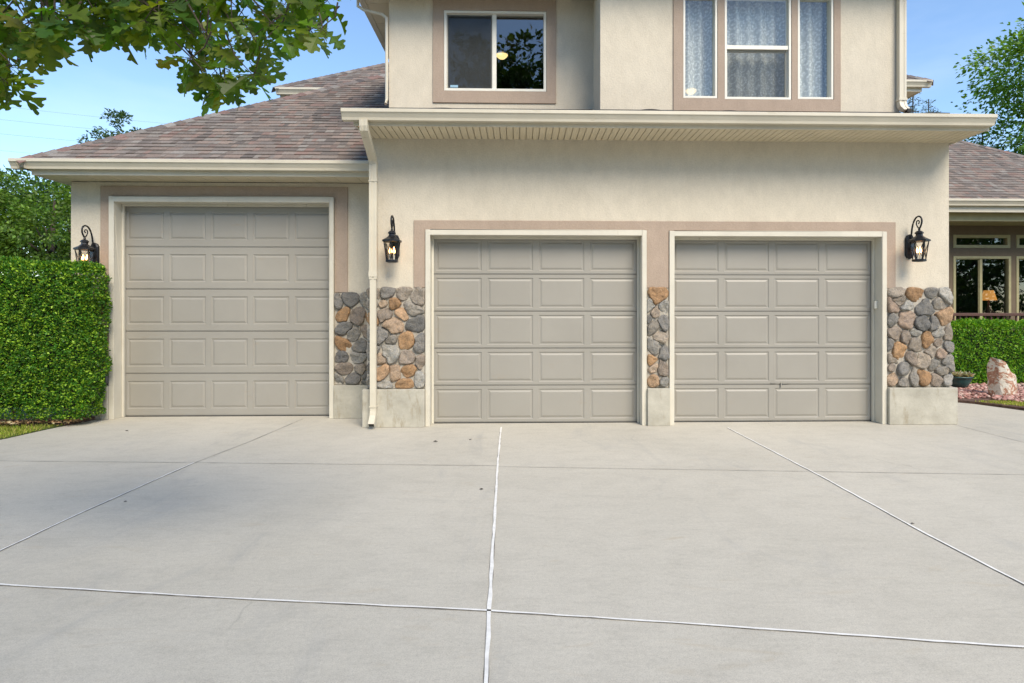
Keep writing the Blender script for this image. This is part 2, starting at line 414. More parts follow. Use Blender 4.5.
# upper storey
w = MB()
w.wall(1.06, 5.05, 3.76, 5.97, 7.84, 8.0, [(2.15,2.605,4.295,5.67),(2.70,3.59,4.285,5.67),(3.675,4.155,4.295,5.67)])
w.box(1.06, 1.22, 8.0, 8.6, 3.7, 5.97); w.box(4.89, 5.05, 8.0, 13, 3.7, 5.97)
w.wall(-1.857, 1.06, 3.76, 5.97, 8.6, 8.76, [(-1.077,.385,4.64,5.79)])
w.box(-1.857, -1.7, 8.76, 13, 3.3, 5.97)
w.build('upper_wall', M['stucco'], H)
w = MB(); w.box(-4.5, 2.4, 12.7, 12.9, 3, 5.87); w.box(-4.5, -4.3, 12.9, 18, 3, 5.87); w.box(2.41, 7.9, 12.3, 12.5, 3, 5.98); w.box(7.7, 7.9, 12.5, 17.5, 3, 5.98)
w.build('rear_wall', M['stucco'], H)
# tan bands
w = MB(); w.wall(-1.37, 4.99, 1.80, 2.675, 7.822, 7.842, [(-1.222,1.668,1.7,2.556),(1.96,4.861,1.7,2.55)]); w.build('door_surround', M['stucco_tan'], H, bevel=.004)
w = MB(); w.wall(-5.81, -2.408, 1.76, 3.235, 8.482, 8.502, [(-5.673,-2.587,1.7,3.089)]); w.build('door_surround', M['stucco_tan'], H, bevel=.004)
w = MB(); w.wall(-1.235, .525, 4.47, 5.95, 8.58, 8.602, [(-1.079,.387,4.638,5.792)]); w.build('window_surround', M['stucco_tan'], H, bevel=.004)
w = MB(); w.wall(2.02, 4.25, 4.13, 5.85, 7.82, 7.842, [(2.148,2.607,4.293,5.672),(2.698,3.592,4.283,5.672),(3.673,4.157,4.293,5.672)]); w.build('window_surround', M['stucco_tan'], H, bevel=.004)

# ---- garage doors
def garage_door(x0, x1, ztop, yf, yd, outer, rows, hw=False, cols=4, mz=.045):
    ox0, ox1, oz = outer
    t = MB()
    t.box(ox0, x0, yf, yd+.1, 0, oz); t.box(x1, ox1, yf, yd+.1, 0, oz); t.box(x0, x1, yf, yd+.1, ztop, oz)
    t.box(x0+.0005, x0+.028, yd-.055, yd-.012, 0.003, ztop-.0005); t.box(x1-.028, x1-.0005, yd-.055, yd-.012, 0.003, ztop-.0005)
    t.box(x0+.028, x1-.028, yd-.055, yd-.012, ztop-.03, ztop-.0005)
    t.build('door_casing', M['trim'], H, bevel=.004)
    root = MB(); root.box(x0, x1, yd+.045, yd+.06, .0, ztop)
    r = root.build('garage_door', M['dark'], H)
    hs = (ztop-.012)/rows; W = x1-x0
    for k in range(rows):
        z0 = .012+k*hs; z1 = z0+hs-.005
        s = MB(); ph = []
        stile = .048; gap = .078; pw = (W-2*stile-(cols-1)*gap)/cols
        for c in range(cols):
            a = x0+stile+c*(pw+gap); ph.append((a, a+pw, z0+mz, z1-mz))
        s.wall(x0+.001, x1-.001, z0+.012, z1, yd, yd+.04, ph)
        s.box(x0+.001, x1-.001, yd+.006, yd+.04, z0, z0+.0119)
        for (a, b, c, d) in ph:
            rings = [(0, 0), (.010, .009), (.022, .009), (.040, .0015), (.046, 0.0005)]
            pr = None
            for ins, dep in rings:
                q = [(a+ins, yd+dep, c+ins), (b-ins, yd+dep, c+ins), (b-ins, yd+dep, d-ins), (a+ins, yd+dep, d-ins)]
                if pr:
                    for i in range(4):
                        j = (i+1) % 4; s.quad(pr[i], pr[j], q[j], q[i])
                pr = q
            s.quad(*pr)
        s.build('section', M['door'], r)
    ws = MB(); ws.box(x0+.002, x1-.002, yd-.004, yd+.044, .0, .0118); ws.build('weather_seal', M['dark'], r)
    if hw:
        cx = 3.53
        hd = MB(); hd.obox((cx,yd-.012,.50), (.006,0,0), (0,.012,0), (0,0,.03)); hd.build('handle', M['door'], r)
        hd = MB(); hd.obox((cx+.07,yd-.010,.522), (.045,0,.003), (0,.005,0), (0,0,.004)); hd.build('latch', M['door'], r)
        hd = MB(); hd.obox((cx-.10,yd-.008,.525), (.035,0,0), (0,.006,0), (0,0,.004)); hd.build('latch', M['door'], r)
    return r
garage_door(-1.160, 1.602, 2.482, 7.80, 8.02, (-1.218,1.664,2.552), 5)
garage_door(2.026, 4.795, 2.478, 7.80, 8.02, (1.964,4.857,2.546), 5, True)
garage_door(-5.600, -2.652, 3.008, 8.44, 8.66, (-5.669,-2.591,3.085), 5, False, 5, .10)
k = MB(); k.box(4.755, 4.793, 7.90, 7.93, 1.53, 1.63); k.build('keypad', M['white'], H, bevel=.004)

# ---- plinths
def plinth(x0, x1, z1, y0, y1):
    b = MB(); b.box(x0, x1, y0, y1, 0, z1); o = b.build('foundation', M['plinth'], H, bevel=.008)
plinth(-2.017, -1.221, .488, 7.75, 8.0); plinth(1.667, 1.961, .488, 7.75, 8.0); plinth(4.86, 5.777, .486, 7.75, 8.2)
plinth(-2.588, -2.02, .463, 8.42, 8.6); plinth(-6.27, -5.672, .463, 8.42, 8.6)

# ---- stone veneer
GREY = [(.27,.255,.23),(.33,.315,.285),(.225,.215,.20),(.37,.355,.32),(.29,.265,.23),(.33,.285,.235)]
ORG = [(.43,.27,.15),(.46,.31,.195),(.38,.235,.13)]
TAN = [(.42,.31,.22),(.38,.29,.225),(.45,.35,.26)]
MAU = [(.335,.275,.22),(.30,.25,.205),(.36,.305,.245)]
DRK = [(.19,.185,.175),(.22,.21,.195),(.17,.165,.16)]
PAL = dict(g=GREY, o=ORG, t=TAN, m=MAU, d=DRK)
def clip(poly, px, py, nx, ny):
    out = []
    for i in range(len(poly)):
        a = poly[i]; b = poly[(i+1) % len(poly)]
        da = (a[0]-px)*nx+(a[1]-py)*ny; db = (b[0]-px)*nx+(b[1]-py)*ny
        if da <= 0: out.append(a)
        if (da < 0 < db) or (db < 0 < da):
            t = da/(da-db); out.append((a[0]+(b[0]-a[0])*t, a[1]+(b[1]-a[1])*t))
    return out
def chaikin(p, n=2):
    for _ in range(n):
        q = []
        for i in range(len(p)):
            a = p[i]; b = p[(i+1) % len(p)]
            q += [(a[0]*.75+b[0]*.25, a[1]*.75+b[1]*.25), (a[0]*.25+b[0]*.75, a[1]*.25+b[1]*.75)]
        p = q
    return p
def veneer(x0, x1, z0, z1, ymort, seeds, hmax=.05, dark=1.0, spill=0):
    """seeds: (u,v,key) u from left, v from top, both 0..1"""
    S = [(x0+u*(x1-x0), z1-v*(z1-z0), c) for u, v, c in seeds]; RW = [random.uniform(0, .055)**2 if k_ != 'o' else .045**2 for _, _, k_ in S]
    mo = MB(); mo.box(x0+.003, x1-.003, ymort-.008, ymort+.1, z0+.001, z1-.006)
    st = MB()
    for i, (sx, sz, key) in enumerate(S):
        poly = [(x0-spill*0, z0), (x1+spill, z0), (x1+spill, z1+.012), (x0, z1+.012)]
        for j, (tx, tz, _) in enumerate(S):
            if i == j: continue
            dx, dz = tx-sx, tz-sz; l = math.hypot(dx, dz)
            wgt = min(.78, max(.22, .5+(RW[i]-RW[j])/(2*l*l)*2.2))
            mx_, mz_ = sx+dx*wgt-dx/l*.0008, sz+dz*wgt-dz/l*.0008
            poly = clip(poly, mx_, mz_, dx/l, dz/l)
            if len(poly) < 3: break
        if len(poly) < 3: continue
        p = chaikin(poly, 1); 
        # densify then soften
        q = []
        for a, b in zip(p, p[1:]+p[:1]):
            k = max(1, int(math.hypot(b[0]-a[0], b[1]-a[1])/.022))
            q += [(a[0]+(b[0]-a[0])*t/k, a[1]+(b[1]-a[1])*t/k) for t in range(k)]
        p = q
        for _ in range(2): p = [((p[k-1][0]+2*p[k][0]+p[(k+1) % len(p)][0])/4, (p[k-1][1]+2*p[k][1]+p[(k+1) % len(p)][1])/4) for k in range(len(p))]
        def warp(a, b):
            e = min(1, min(a-x0, x1+spill-a, b-z0, z1+.012-b)/.03+.25)
            return (a+e*(noise.noise(Vector((a*9, b*9, 3.3)))*.03+noise.noise(Vector((a*26, b*26, 7)))*.009), b+e*(noise.noise(Vector((a*9, b*9, 60.)))*.03+noise.noise(Vector((a*26, b*26, 80)))*.009))
        p = [warp(a, b) for a, b in p]
        cx = sum(a for a, _ in p)/len(p); cz = sum(b for _, b in p)/len(p)
        R = sum(math.hypot(a-cx, b-cz) for a, b in p)/len(p)
        h = min(hmax, R*.75)*random.uniform(.75, 1.15)
        p = [(a+noise.noise(Vector((a*22, b*22, i*3.1)))*.007, b+noise.noise(Vector((a*22, b*22, i*3.1+50)))*.007) for a, b in p]
        base = random.choice(PAL[key]); f = random.uniform(.88, 1.14)*dark
        col = tuple(x*f for x in base)
        rings = [(1, -.01), (1.0, .40), (.965, .70), (.90, .87), (.76, .95), (.55, 1.0), (.28, 1.0)]
        tilt = (random.uniform(-.25, .25), random.uniform(-.25, .25))
        n0 = len(st.v); n = len(p)
        for s_, hh in rings:
            for a, b in p:
                X = cx+(a-cx)*s_; Z = cz+(b-cz)*s_
                y = h*hh
                if hh > 0:
                    y += noise.noise(Vector((X*11+i, Z*11, i*1.7)))*h*.6+(abs(noise.noise(Vector((X*17+i, Z*17, i*2.))))-.2)*-.022+noise.noise(Vector((X*34, Z*34, i)))*.008+((X-cx)*tilt[0]+(Z-cz)*tilt[1])*hh
                st.v.append((X, ymort-max(y, -.01), Z))
        for r_ in range(len(rings)-1):
            for k in range(n):
                a = n0+r_*n+k; b = n0+r_*n+(k+1) % n
                st.face((a, b, b+n, a+n), col)
        st.face([n0+(len(rings)-1)*n+k for k in range(n)], col)
    o = st.build('stone_veneer', M['stone'], H, smooth=True, weld=False)
    mo.build('mortar', M['mortar'], o)
def norm(l, x0, x1, y0, y1): return [((x-x0)/(x1-x0), (y-y0)/(y1-y0), c) for x, y, c in l]
RP = [(78,56,'g'),(162,65,'o'),(238,58,'g'),(308,64,'g'),(52,125,'t'),(80,98,'g'),(122,117,'g'),(208,125,'d'),(270,102,'g'),(300,168,'o'),
 (50,185,'g'),(122,182,'t'),(190,200,'d'),(250,205,'g'),(72,238,'m'),(120,262,'m'),(163,243,'g'),(318,252,'g'),(212,282,'o'),(270,290,'m'),(316,302,'g'),(268,244,'g'),
 (38,300,'g'),(88,325,'o'),(150,348,'m'),(166,290,'g'),(236,328,'g'),(280,335,'t'),(50,368,'g'),(206,368,'m'),(246,388,'g'),(314,378,'g'),
 (107,412,'g'),(155,450,'g'),(52,450,'t'),(202,446,'o'),(282,418,'g'),(110,478,'g'),(258,460,'m'),(310,462,'g'),(45,408,'m')]
veneer(4.862, 5.735, .492, 1.80, 7.832, norm(RP, 33, 330, 38, 490), .052, 1.0, .015)
LP = [(185,75,'g'),(250,65,'g'),(320,65,'g'),(378,95,'g'),(232,128,'t'),(282,118,'o'),(318,155,'o'),(275,205,'t'),(372,200,'d'),(240,155,'m'),
 (172,175,'o'),(228,255,'g'),(262,320,'g'),(340,280,'o'),(402,290,'g'),(345,355,'m'),(215,350,'t'),(225,415,'o'),(285,425,'t'),(350,412,'o'),(398,440,'g'),
 (238,468,'g'),(335,467,'o'),(170,250,'g'),(172,330,'g'),(172,400,'g'),(170,455,'g'),(405,372,'m'),(182,120,'g'),(355,135,'g'),(258,275,'g')]
veneer(-1.975, -1.225, .492, 1.80, 7.832, norm(LP, 160, 418, 45, 485), .05)
SP = [(68,90,'d'),(130,90,'g'),(48,150,'o'),(95,160,'m'),(140,170,'o'),(60,215,'d'),(125,230,'m'),(55,285,'o'),(100,290,'g'),(145,290,'d'),(75,248,'g'),
 (95,345,'g'),(45,340,'d'),(55,390,'m'),(105,390,'g'),(145,375,'m'),(78,435,'d'),(130,420,'d'),(38,440,'g'),(135,452,'d'),(30,110,'g')]
veneer(-2.585, -1.965, .468, 1.755, 8.492, norm(SP, 25, 160, 60, 460), .045, .9)
MP = [(100,72,'o'),(85,145,'m'),(138,122,'g'),(130,190,'g'),(85,212,'g'),(60,180,'g'),(105,260,'m'),(80,308,'g'),(128,332,'g'),(58,365,'o'),(75,402,'t'),(122,410,'m'),(76,460,'o'),(135,467,'g'),(60,118,'g')]
veneer(1.67, 1.958, .492, 1.798, 7.832, norm(MP, 52, 150, 35, 490), .045)
SE = [(random.random(), random.random(), random.choice('ggdmot')) for _ in range(22)]
veneer(-6.235, -5.674, .468, 1.76, 8.492, [((i % 4+.5+random.uniform(-.3,.3))/4, (i//4+.5+random.uniform(-.3,.3))/7, random.choice('ggdmot')) for i in range(28)], .045)

# ---- roofs
SHC = [(.205,.165,.145),(.25,.195,.17),(.155,.135,.125),(.235,.215,.195),(.265,.205,.175),(.185,.165,.155),(.235,.155,.135),(.125,.112,.108),(.27,.25,.23),(.20,.15,.135),(.17,.15,.142),(.235,.20,.18),(.16,.135,.122),(.22,.19,.172)]
def shingles(name, poly, course=.135):
    """poly: planar 3-D polygon, first edge = eave (left to right seen from outside)."""
    P = [Vector(p) for p in poly]; o = P[0]; u = (P[1]-P[0]).normalized()
    nrm = Vector((0,0,0))
    for i in range(len(P)): nrm += (P[i]-o).cross(P[(i+1) % len(P)]-o)
    nrm.normalize()
    if nrm.z < 0: nrm = -nrm
    v = nrm.cross(u).normalized()
    if v.z < 0: v = -v
    Q = [((p-o).dot(u), (p-o).dot(v)) for p in P]
    umin = min(q[0] for q in Q); umax = max(q[0] for q in Q); vmax = max(q[1] for q in Q)
    mm = MB(); k = 0; vv = -.02
    def cliprect(a0, a1, b0, b1):
        pg = [(a0,b0),(a1,b0),(a1,b1),(a0,b1)]
        cx = sum(q[0] for q in Q)/len(Q); cy = sum(q[1] for q in Q)/len(Q)
        for i in range(len(Q)):
            a = Q[i]; b = Q[(i+1) % len(Q)]
            nx, ny = b[1]-a[1], -(b[0]-a[0])
            if (cx-a[0])*nx+(cy-a[1])*ny > 0: nx, ny = -nx, -ny
            ll = math.hypot(nx, ny); e = .02 if i == 0 else 0
            pg = clip(pg, a[0]+nx/ll*e, a[1]+ny/ll*e, nx, ny)
            if len(pg) < 3: return None
        return pg
    while vv < vmax:
        a = umin-random.random()*.3
        lastc = None
        while a < umax:
            wd = random.choice((.07,.10,.13,.17,.22))*random.uniform(.9,1.1)
            pg = cliprect(max(a, umin), min(a+wd, umax), vv, vv+course*1.0) if a+wd > umin else None
            if pg:
                c = random.choice([x for x in SHC if x != lastc]); lastc = c
                f = random.uniform(.88, 1.10); col = tuple((x*.72+q*.28)*f*.95 for x, q in zip(c, (.215,.178,.143)))
                th = random.choice((.007, .008, .012, .013))
                top = [o+u*x+v*y+nrm*(.004+th*(1-(y-vv)/course)+.002) for x, y in pg]
                bot = [o+u*x+v*y for x, y in pg]
                n0 = len(mm.v); n = len(pg)
                mm.v += [tuple(t) for t in top+bot]
                mm.face(range(n0, n0+n), col)
                for i in range(n):
                    j = (i+1) % n; mm.face((n0+j, n0+i, n0+n+i, n0+n+j), tuple(x*.75 for x in col))
            a += wd
        vv += course
    mm.v += [tuple(p-nrm*.03) for p in P]; n0 = len(mm.v)-len(P); mm.face(range(n0, n0+len(P)), (.12,.1,.09))
    return mm
def hipcap(mb, a, b):
    a = Vector(a); b = Vector(b); d = b-a; L = d.length; d.normalize()
    side = d.cross(Vector((0,0,1))).normalized(); up = side.cross(d).normalized()
    n = int(L/.14)
    for i in range(n):
        c = a+d*(L*(i+.5)/n); fq = random.uniform(.75, 1.0); col = tuple(x*fq for x in random.choice(SHC))
        for s_ in (1, -1):
            sd = (side*s_*.9-up*.42).normalized()
            mb.obox(c+sd*.075+up*.022, d*.09+up*.006, sd*.078, up*.006, col)
EX, EY, EZ = -6.56, 7.98, 3.455; SL = .69
def rz(d): return EZ+SL*d
roofL = shingles('roof', [(EX,EY,EZ),(-1.862,EY,EZ),(-1.862,EY+4.698,rz(4.698))])
o = roofL.build('roof', M['shingle'], H, weld=False)
hc = MB(); hipcap(hc, (EX+.02,EY+.02,EZ), (-1.87,EY+4.69,rz(4.69))); hc.build('ridge_cap', M['shingle'], o, weld=False)
r2 = shingles('roof', [(EX,17.5,EZ),(EX,EY,EZ),(-1.862,EY+4.698,rz(4.698)),(-1.862,17.5,rz(4.698))], .14); r2.build('roof', M['shingle'], H, weld=False)
# skirt roof over the double bay
r3 = shingles('roof', [(-2.08,7.19,3.872),(5.79,7.19,3.872),(5.2,7.78,3.872+.59*.36),(5.04,7.838,3.872+.648*.36),(1.06,7.838,3.872+.648*.36),(1.06,8.6,4.38),(-1.95,8.6,4.38),(-2.08,8.5,4.344)][:2]+[(5.79,8.0,4.15),(-2.08,8.0,4.15)], .13)
o = r3.build('roof', M['shingle'], H, weld=False)
sk = shingles('roof', [(-1.95,8.0,4.15),(1.06,8.0,4.15),(1.06,8.6,4.36),(-1.95,8.6,4.36)], .13); sk.build('roof', M['shingle'], H, weld=False)
fl = MB(); fl.box(1.055, 5.06, 7.826, 7.839, 4.08, 4.136); fl.box(-1.862, 1.05, 8.586, 8.599, 4.34, 4.392); fl.build('flashing', M['flash'], H)
# heat cable lying on the eave
hcab = MB(); pth = [(x, 7.20+.025*math.sin(x*7)+.02*math.sin(x*2.3), 3.895+.006+.008*math.sin(x*5.1)+.006*math.sin(x*13)) for x in np.arange(-1.9, 5.3, .06)]
hcab.tube(pth, .006, 6); hcab.build('heat_cable', M['cable'], H, smooth=True)
# upper hip roof and rear roof, porch wing roof
def hiproof(x0, x1, y0, y1, z, s, visible=True):
    d = min((x1-x0)/2, (y1-y0)/2); zt = z+s*d; ym = y0+d; 
    A = (x0,y0,z); B = (x1,y0,z); Cc = (x1,y1,z); D = (x0,y1,z)
    if (x1-x0) >= (y1-y0): R1 = (x0+d, ym, zt); R2 = (x1-d, ym, zt); quads = [[A,B,R2,R1],[B,Cc,R2],[Cc,D,R1,R2],[D,A,R1]]
    else: R1 = (x0+d, y0+d, zt); R2 = (x0+d, y1-d, zt); quads = [[A,B,R1],[B,Cc,R2,R1],[Cc,D,R2],[D,A,R1,R2]]
    mm = MB()
    for q in quads:
        s_ = shingles('roof', q, .15); n = len(mm.v); mm.v += s_.v; mm.f += [tuple(i+n for i in f) for f in s_.f]; mm.c += s_.c
    o = mm.build('roof', M['shingle'], H, weld=False)
    for a, b in ((A, R1), (B, R1 if len(quads[0]) == 3 else R2)):
        h_ = MB(); hipcap(h_, a, b); h_.build('ridge_cap', M['shingle'], o, weld=False)
    return o
hiproof(-2.3, 2.2, 8.10, 13.6, 6.12, .5)
hiproof(.68, 5.5, 7.34, 13.4, 6.121, .5)
hiproof(-4.95, 2.8, 12.25, 18.5, 6.01, SL)
hiproof(2.0, 8.3, 11.85, 18.0, 6.14, SL)
# porch wing roof
d_ = 4.2; pz = 3.87
r5 = shingles('roof', [(5.9,12.42,pz),(14.7,12.42,pz),(14.7-d_,12.42+d_,pz+SL*d_),(5.9,12.42+d_,pz+SL*d_)], .14)
o = r5.build('roof', M['shingle'], H, weld=False)
h_ = MB(); hipcap(h_, (14.7,12.42,pz), (14.7-d_,12.42+d_,pz+SL*d_)); h_.build('ridge_cap', M['shingle'], o, weld=False); h_ = MB(); hipcap(h_, (14.7-d_,12.42+d_,pz+SL*d_), (5.9,12.42+d_,pz+SL*d_)); h_.build('ridge_cap', M['shingle'], o, weld=False)
r6 = shingles('roof', [(14.7,12.42,pz),(14.7,20.8,pz),(14.7-d_,12.42+d_,pz+SL*d_)], .14); r6.build('roof', M['shingle'], H, weld=False)

# ---- gutters, fascias, soffits
KP = [(0,0),(.075,0),(.082,.03),(.108,.075),(.122,.085),(.122,.122),(.112,.128),(.108,.118),(.112,.09),(.098,.08),(.072,.036),(.066,.008),(.008,.008),(.008,.118),(0,.118)]
def gutter_x(x0, x1, yb, z0, k=1.0, step=1.55):
    m_ = MB(); n = len(KP)
    for x in (x0, x1):
        m_.v += [(x, yb-a*k, z0+b*k) for a, b in KP]
    for i in range(n): j = (i+1) % n; m_.face((j, i, i+n, j+n))
    for x, fl_ in ((x0, 0), (x1, 1)):
        n0 = len(m_.v); pts = [(0,0),(.075,0),(.082,.03),(.108,.075),(.122,.085),(.122,.122),(0,.122)]
        xx = x+(.0015 if fl_ else -.0015)
        m_.v += [(xx, yb-a*k, z0+b*k) for a, b in pts]; m_.face([n0+i for i in range(7)][::-1 if fl_ else 1])
    # joint seams
    x = x0+step*.7
    while x < x1:
        for a, b, c, d in ((.1225,.086,.1235,.122),):
            m_.box(x, x+.006, yb-c*k, yb-.120*k, z0+b*k, z0+d*k)
        x += step
    return m_
def gutter_y(y0, y1, xb, z0, sgn, k=1.0):
    m_ = MB(); n = len(KP)
    for y in (y0, y1): m_.v += [(xb+sgn*a*k, y, z0+b*k) for a, b in KP]
    for i in range(n): j = (i+1) % n; m_.face((j, i, i+n, j+n))
    return m_
gutter_x(-2.105, 5.805, 7.25, 3.762).build('gutter', M['metal_trim'], H)
f = MB(); f.box(-1.99, 5.80, 7.25, 7.275, 3.718, 3.885); f.box(5.775, 5.80, 7.275, 8.0, 3.73, 3.88); f.box(-1.99, -1.965, 7.275, 8.0, 3.73, 3.88)
f.build('fascia', M['metal_trim'], H, bevel=.003)
def soffit(x0, x1, y0, y1, z, pitch=.082):
    s = MB(); x = x0; s.box(x0, x1, y0, y1, z+.03, z+.04)
    while x < x1-.01:
        s.box(x+.0045, min(x+pitch-.0045, x1), y0, y1, z, z+.008); x += pitch
    return s
soffit(-1.965, 5.775, 7.275, 7.84, 3.735).build('soffit', M['soffit'], H)
# left bay
gutter_x(-6.62, -1.985, 8.075, 3.352).build('gutter', M['metal_trim'], H)
gutter_y(7.96, 17, -6.42, 3.352, -1).build('gutter', M['metal_trim'], H)
f = MB(); f.box(-6.42, -1.985, 8.075, 8.10, 3.288, 3.468); f.box(-6.42, -6.395, 8.10, 17, 3.288, 3.468); f.build('fascia', M['metal_trim'], H, bevel=.003)
soffit(-6.395, -1.985, 8.10, 8.50, 3.298, .30).build('soffit', M['soffit'], H)
s = MB(); s.box(-6.395, -6.22, 8.5, 17, 3.298, 3.31); s.build('soffit', M['soffit'], H)
# upper storey left part / right part / sides
f = MB(); f.box(-2.25, .75, 8.14, 8.165, 5.95, 6.12); f.box(.72, .745, 7.38, 8.14, 5.95, 6.12); f.box(.72, 5.46, 7.36, 7.385, 5.95, 6.12)
f.box(-2.25, -2.225, 8.165, 12.3, 5.95, 6.12); f.box(5.43, 5.455, 7.385, 12.3, 5.95, 6.12); f.build('fascia', M['metal_trim'], H)
s = soffit(-1.857, .745, 8.165, 8.6, 5.965, .3); s.box(.745, 5.43, 7.385, 7.84, 5.965, 5.98); s.box(5.05, 5.43, 7.84, 12.7, 5.965, 5.98); s.build('soffit', M['soffit'], H)
s = MB(); y = 8.165
while y < 12.2: s.box(-2.225, -1.857, y, y+.30, 5.965, 5.98); y += .306
s.box(-2.225, -1.857, 8.165, 12.3, 5.975, 5.99); s.build('soffit', M['soffit'], H)
gutter_y(8.05, 12.3, -2.25, 5.99, -1).build('gutter', M['metal_trim'], H)
gutter_x(-2.3, .70, 8.14, 5.99).build('gutter', M['metal_trim'], H)
# rear eave
gutter_x(-4.9, 2.2, 12.30, 5.88).build('gutter', M['metal_trim'], H)
f = MB(); f.box(-4.85, 2.2, 12.30, 12.325, 5.82, 6.0); f.box(-4.85, -4.825, 12.325, 18, 5.82, 6.0); f.build('fascia', M['metal_trim'], H)
s = MB(); s.box(-4.825, 2.2, 12.325, 12.7, 5.86, 5.875); s.build('soffit', M['soffit'], H)
gutter_x(2.21, 8.28, 11.92, 6.02).build('gutter', M['metal_trim'], H)
f = MB(); f.box(2.21, 8.14, 11.92, 11.945, 5.95, 6.13); f.box(8.115, 8.14, 11.945, 17.5, 5.95, 6.13); f.build('fascia', M['metal_trim'], H)
s = MB(); s.box(2.21, 8.115, 11.945, 12.3, 5.97, 5.985); s.box(7.9, 8.115, 12.3, 17.5, 5.97, 5.985); s.build('soffit', M['soffit'], H)
# porch eave
gutter_x(5.75, 14.75, 12.52, 3.745, 1.1).build('gutter', M['metal_trim'], H)
f = MB(); f.box(5.75, 14.7, 12.52, 12.55, 3.62, 3.86); f.build('fascia', M['metal_trim'], H)
f = MB(); f.box(5.75, 14.6, 12.72, 12.9, 3.46, 3.72); f.build('porch_beam', M['fascia_wood'], H)
s = MB(); s.box(5.75, 14.6, 12.55, 12.72, 3.66, 3.68); s.box(5.75, 14.6, 12.9, 13.6, 3.49, 3.51); s.build('soffit', M['fascia_wood'], H)

# ---- downspouts
def spout(path, wx=.05, wy=.034, name='downspout'):
    m_ = MB(); prof = [(-wx,-wy),(-wx*.35,-wy),(-wx*.3,-wy*.85),(wx*.3,-wy*.85),(wx*.35,-wy),(wx,-wy),(wx,wy),(-wx,wy)]
    m_.sweep(path, prof, up=(1,0,0)); return m_
d = spout([(-1.85,7.19,3.77),(-1.85,7.195,3.70),(-1.85,7.21,3.66),(-1.858,7.66,3.42),(-1.86,7.695,3.37),(-1.86,7.70,3.15),(-1.86,7.70,1.90)], .048, .034)
d.sweep([(-1.862,7.70,1.96),(-1.862,7.702,1.9),(-1.862,7.702,.22),(-1.862,7.69,.16),(-1.862,7.60,.06)], [(-.038,-.028),(.038,-.028),(.038,.028),(-.038,.028)], up=(1,0,0))
d.box(-1.915, -1.807, 7.66, 7.742, 3.14, 3.155); d.box(-1.913, -1.809, 7.662, 7.74, 1.93, 2.0); d.box(-1.908, -1.816, 7.665, 7.745, .27, .285)
o = d.build('downspout', M['metal_trim'], H)
e = MB(); e.obox((-1.862,7.598,.058), (.030,0,0), (0,-.004,-.0035), (0,.016,-.016)); e.build('outlet', M['dark'], o)
d = spout([(5.045,7.79,6.2),(5.045,7.79,4.24),(5.05,7.775,4.18),(5.09,7.76,4.13)], .047, .034); d.box(4.99,5.10,7.75,7.83,4.27,4.30); o = d.build('downspout', M['metal_trim'], H)
e = MB(); e.box(5.08, 5.14, 7.72, 7.785, 4.105, 4.15); e.build('outlet', M['dark'], o)
d = MB(); d.tube([(-2.31,8.65,6.0),(-2.31,8.65,5.86),(-2.22,8.64,5.80),(-1.95,8.60,5.72),(-1.885,8.58,5.66),(-1.885,8.58,5.5),(-1.885,8.58,4.5),(-1.885,8.52,4.42)], .022, 8); d.build('downspout', M['metal_trim'], H)
d = MB(); d.tube([(-6.48,9.2,3.36),(-6.48,9.2,3.28),(-6.44,9.25,3.22),(-6.28,9.35,3.13),(-6.26,9.36,3.05),(-6.26,9.36,.2)], .04, 8); d.build('downspout', M['metal_trim'], H)

# ---- windows
def frame_rect(mb, x0, x1, z0, z1, y0, y1, t):
    mb.wall(x0, x1, z0, z1, y0, y1, [(x0+t, x1-t, z0+t, z1-t)])
def window(name_, x0, x1, z0, z1, yf, fr=.045, depth=.1, mat='white', kind='fixed', glassm='glass', split=None):
    f = MB(); frame_rect(f, x0, x1, z0, z1, yf-.012, yf+depth, fr)
    W = f.build('window', M[mat], H, bevel=.003)
    def pane(a, b, c, d, y, gm=glassm):
        p = MB(); p.quad((a,y,c),(b,y,c),(b,y,d),(a,y,d)); p.build('pane', M[gm], W)
    if kind == 'fixed': pane(x0+fr, x1-fr, z0+fr, z1-fr, yf+.05)
    if kind == 'slider':
        xm = split; s = MB(); s.box(xm-.03, xm+.03, yf+.015, yf+.06, z0+fr, z1-fr)
        frame_rect(s, x0+fr+.001, xm-.03, z0+fr+.001, z1-fr-.001, yf+.03, yf+.06, .018)
        s.build('sash', M[mat], W); pane(x0+fr, xm-.03, z0+fr, z1-fr, yf+.05); pane(xm+.03, x1-fr, z0+fr, z1-fr, yf+.055)
    if kind == 'hung':
        zm = split; s = MB(); s.box(x0+fr, x1-fr, yf+.005, yf+.05, zm-.025, zm+.025)
        frame_rect(s, x0+fr+.001, x1-fr-.001, z0+fr+.001, zm-.025, yf+.045, yf+.075, .022)
        s.build('sash', M[mat], W); pane(x0+fr, x1-fr, zm+.02, z1-fr, yf+.03); pane(x0+fr, x1-fr, z0+fr, zm-.02, yf+.06)
    return W
W1 = window('window', -1.075, .383, 4.642, 5.788, 8.6, .036, .1, kind='slider', split=-.36, glassm='glass_low')
s = MB(); s.quad((-1.03,8.625,4.69),(-.39,8.625,4.69),(-.39,8.625,5.74),(-1.03,8.625,5.74)); s.build('insect_screen', M['screen'], W1)
s = MB(); s.quad((-.99,8.622,4.70),(-.88,8.622,4.70),(-.88,8.622,4.735),(-.99,8.622,4.735)); s.build('sticker', plain('sticker', (.25,.42,.55), .5), W1)
window('window', 2.152, 2.603, 4.297, 5.668, 7.84, .028)
W3 = window('window', 2.702, 3.588, 4.287, 5.668, 7.84, .03, kind='hung', split=4.98)
window('window', 3.677, 4.153, 4.297, 5.668, 7.84, .028)
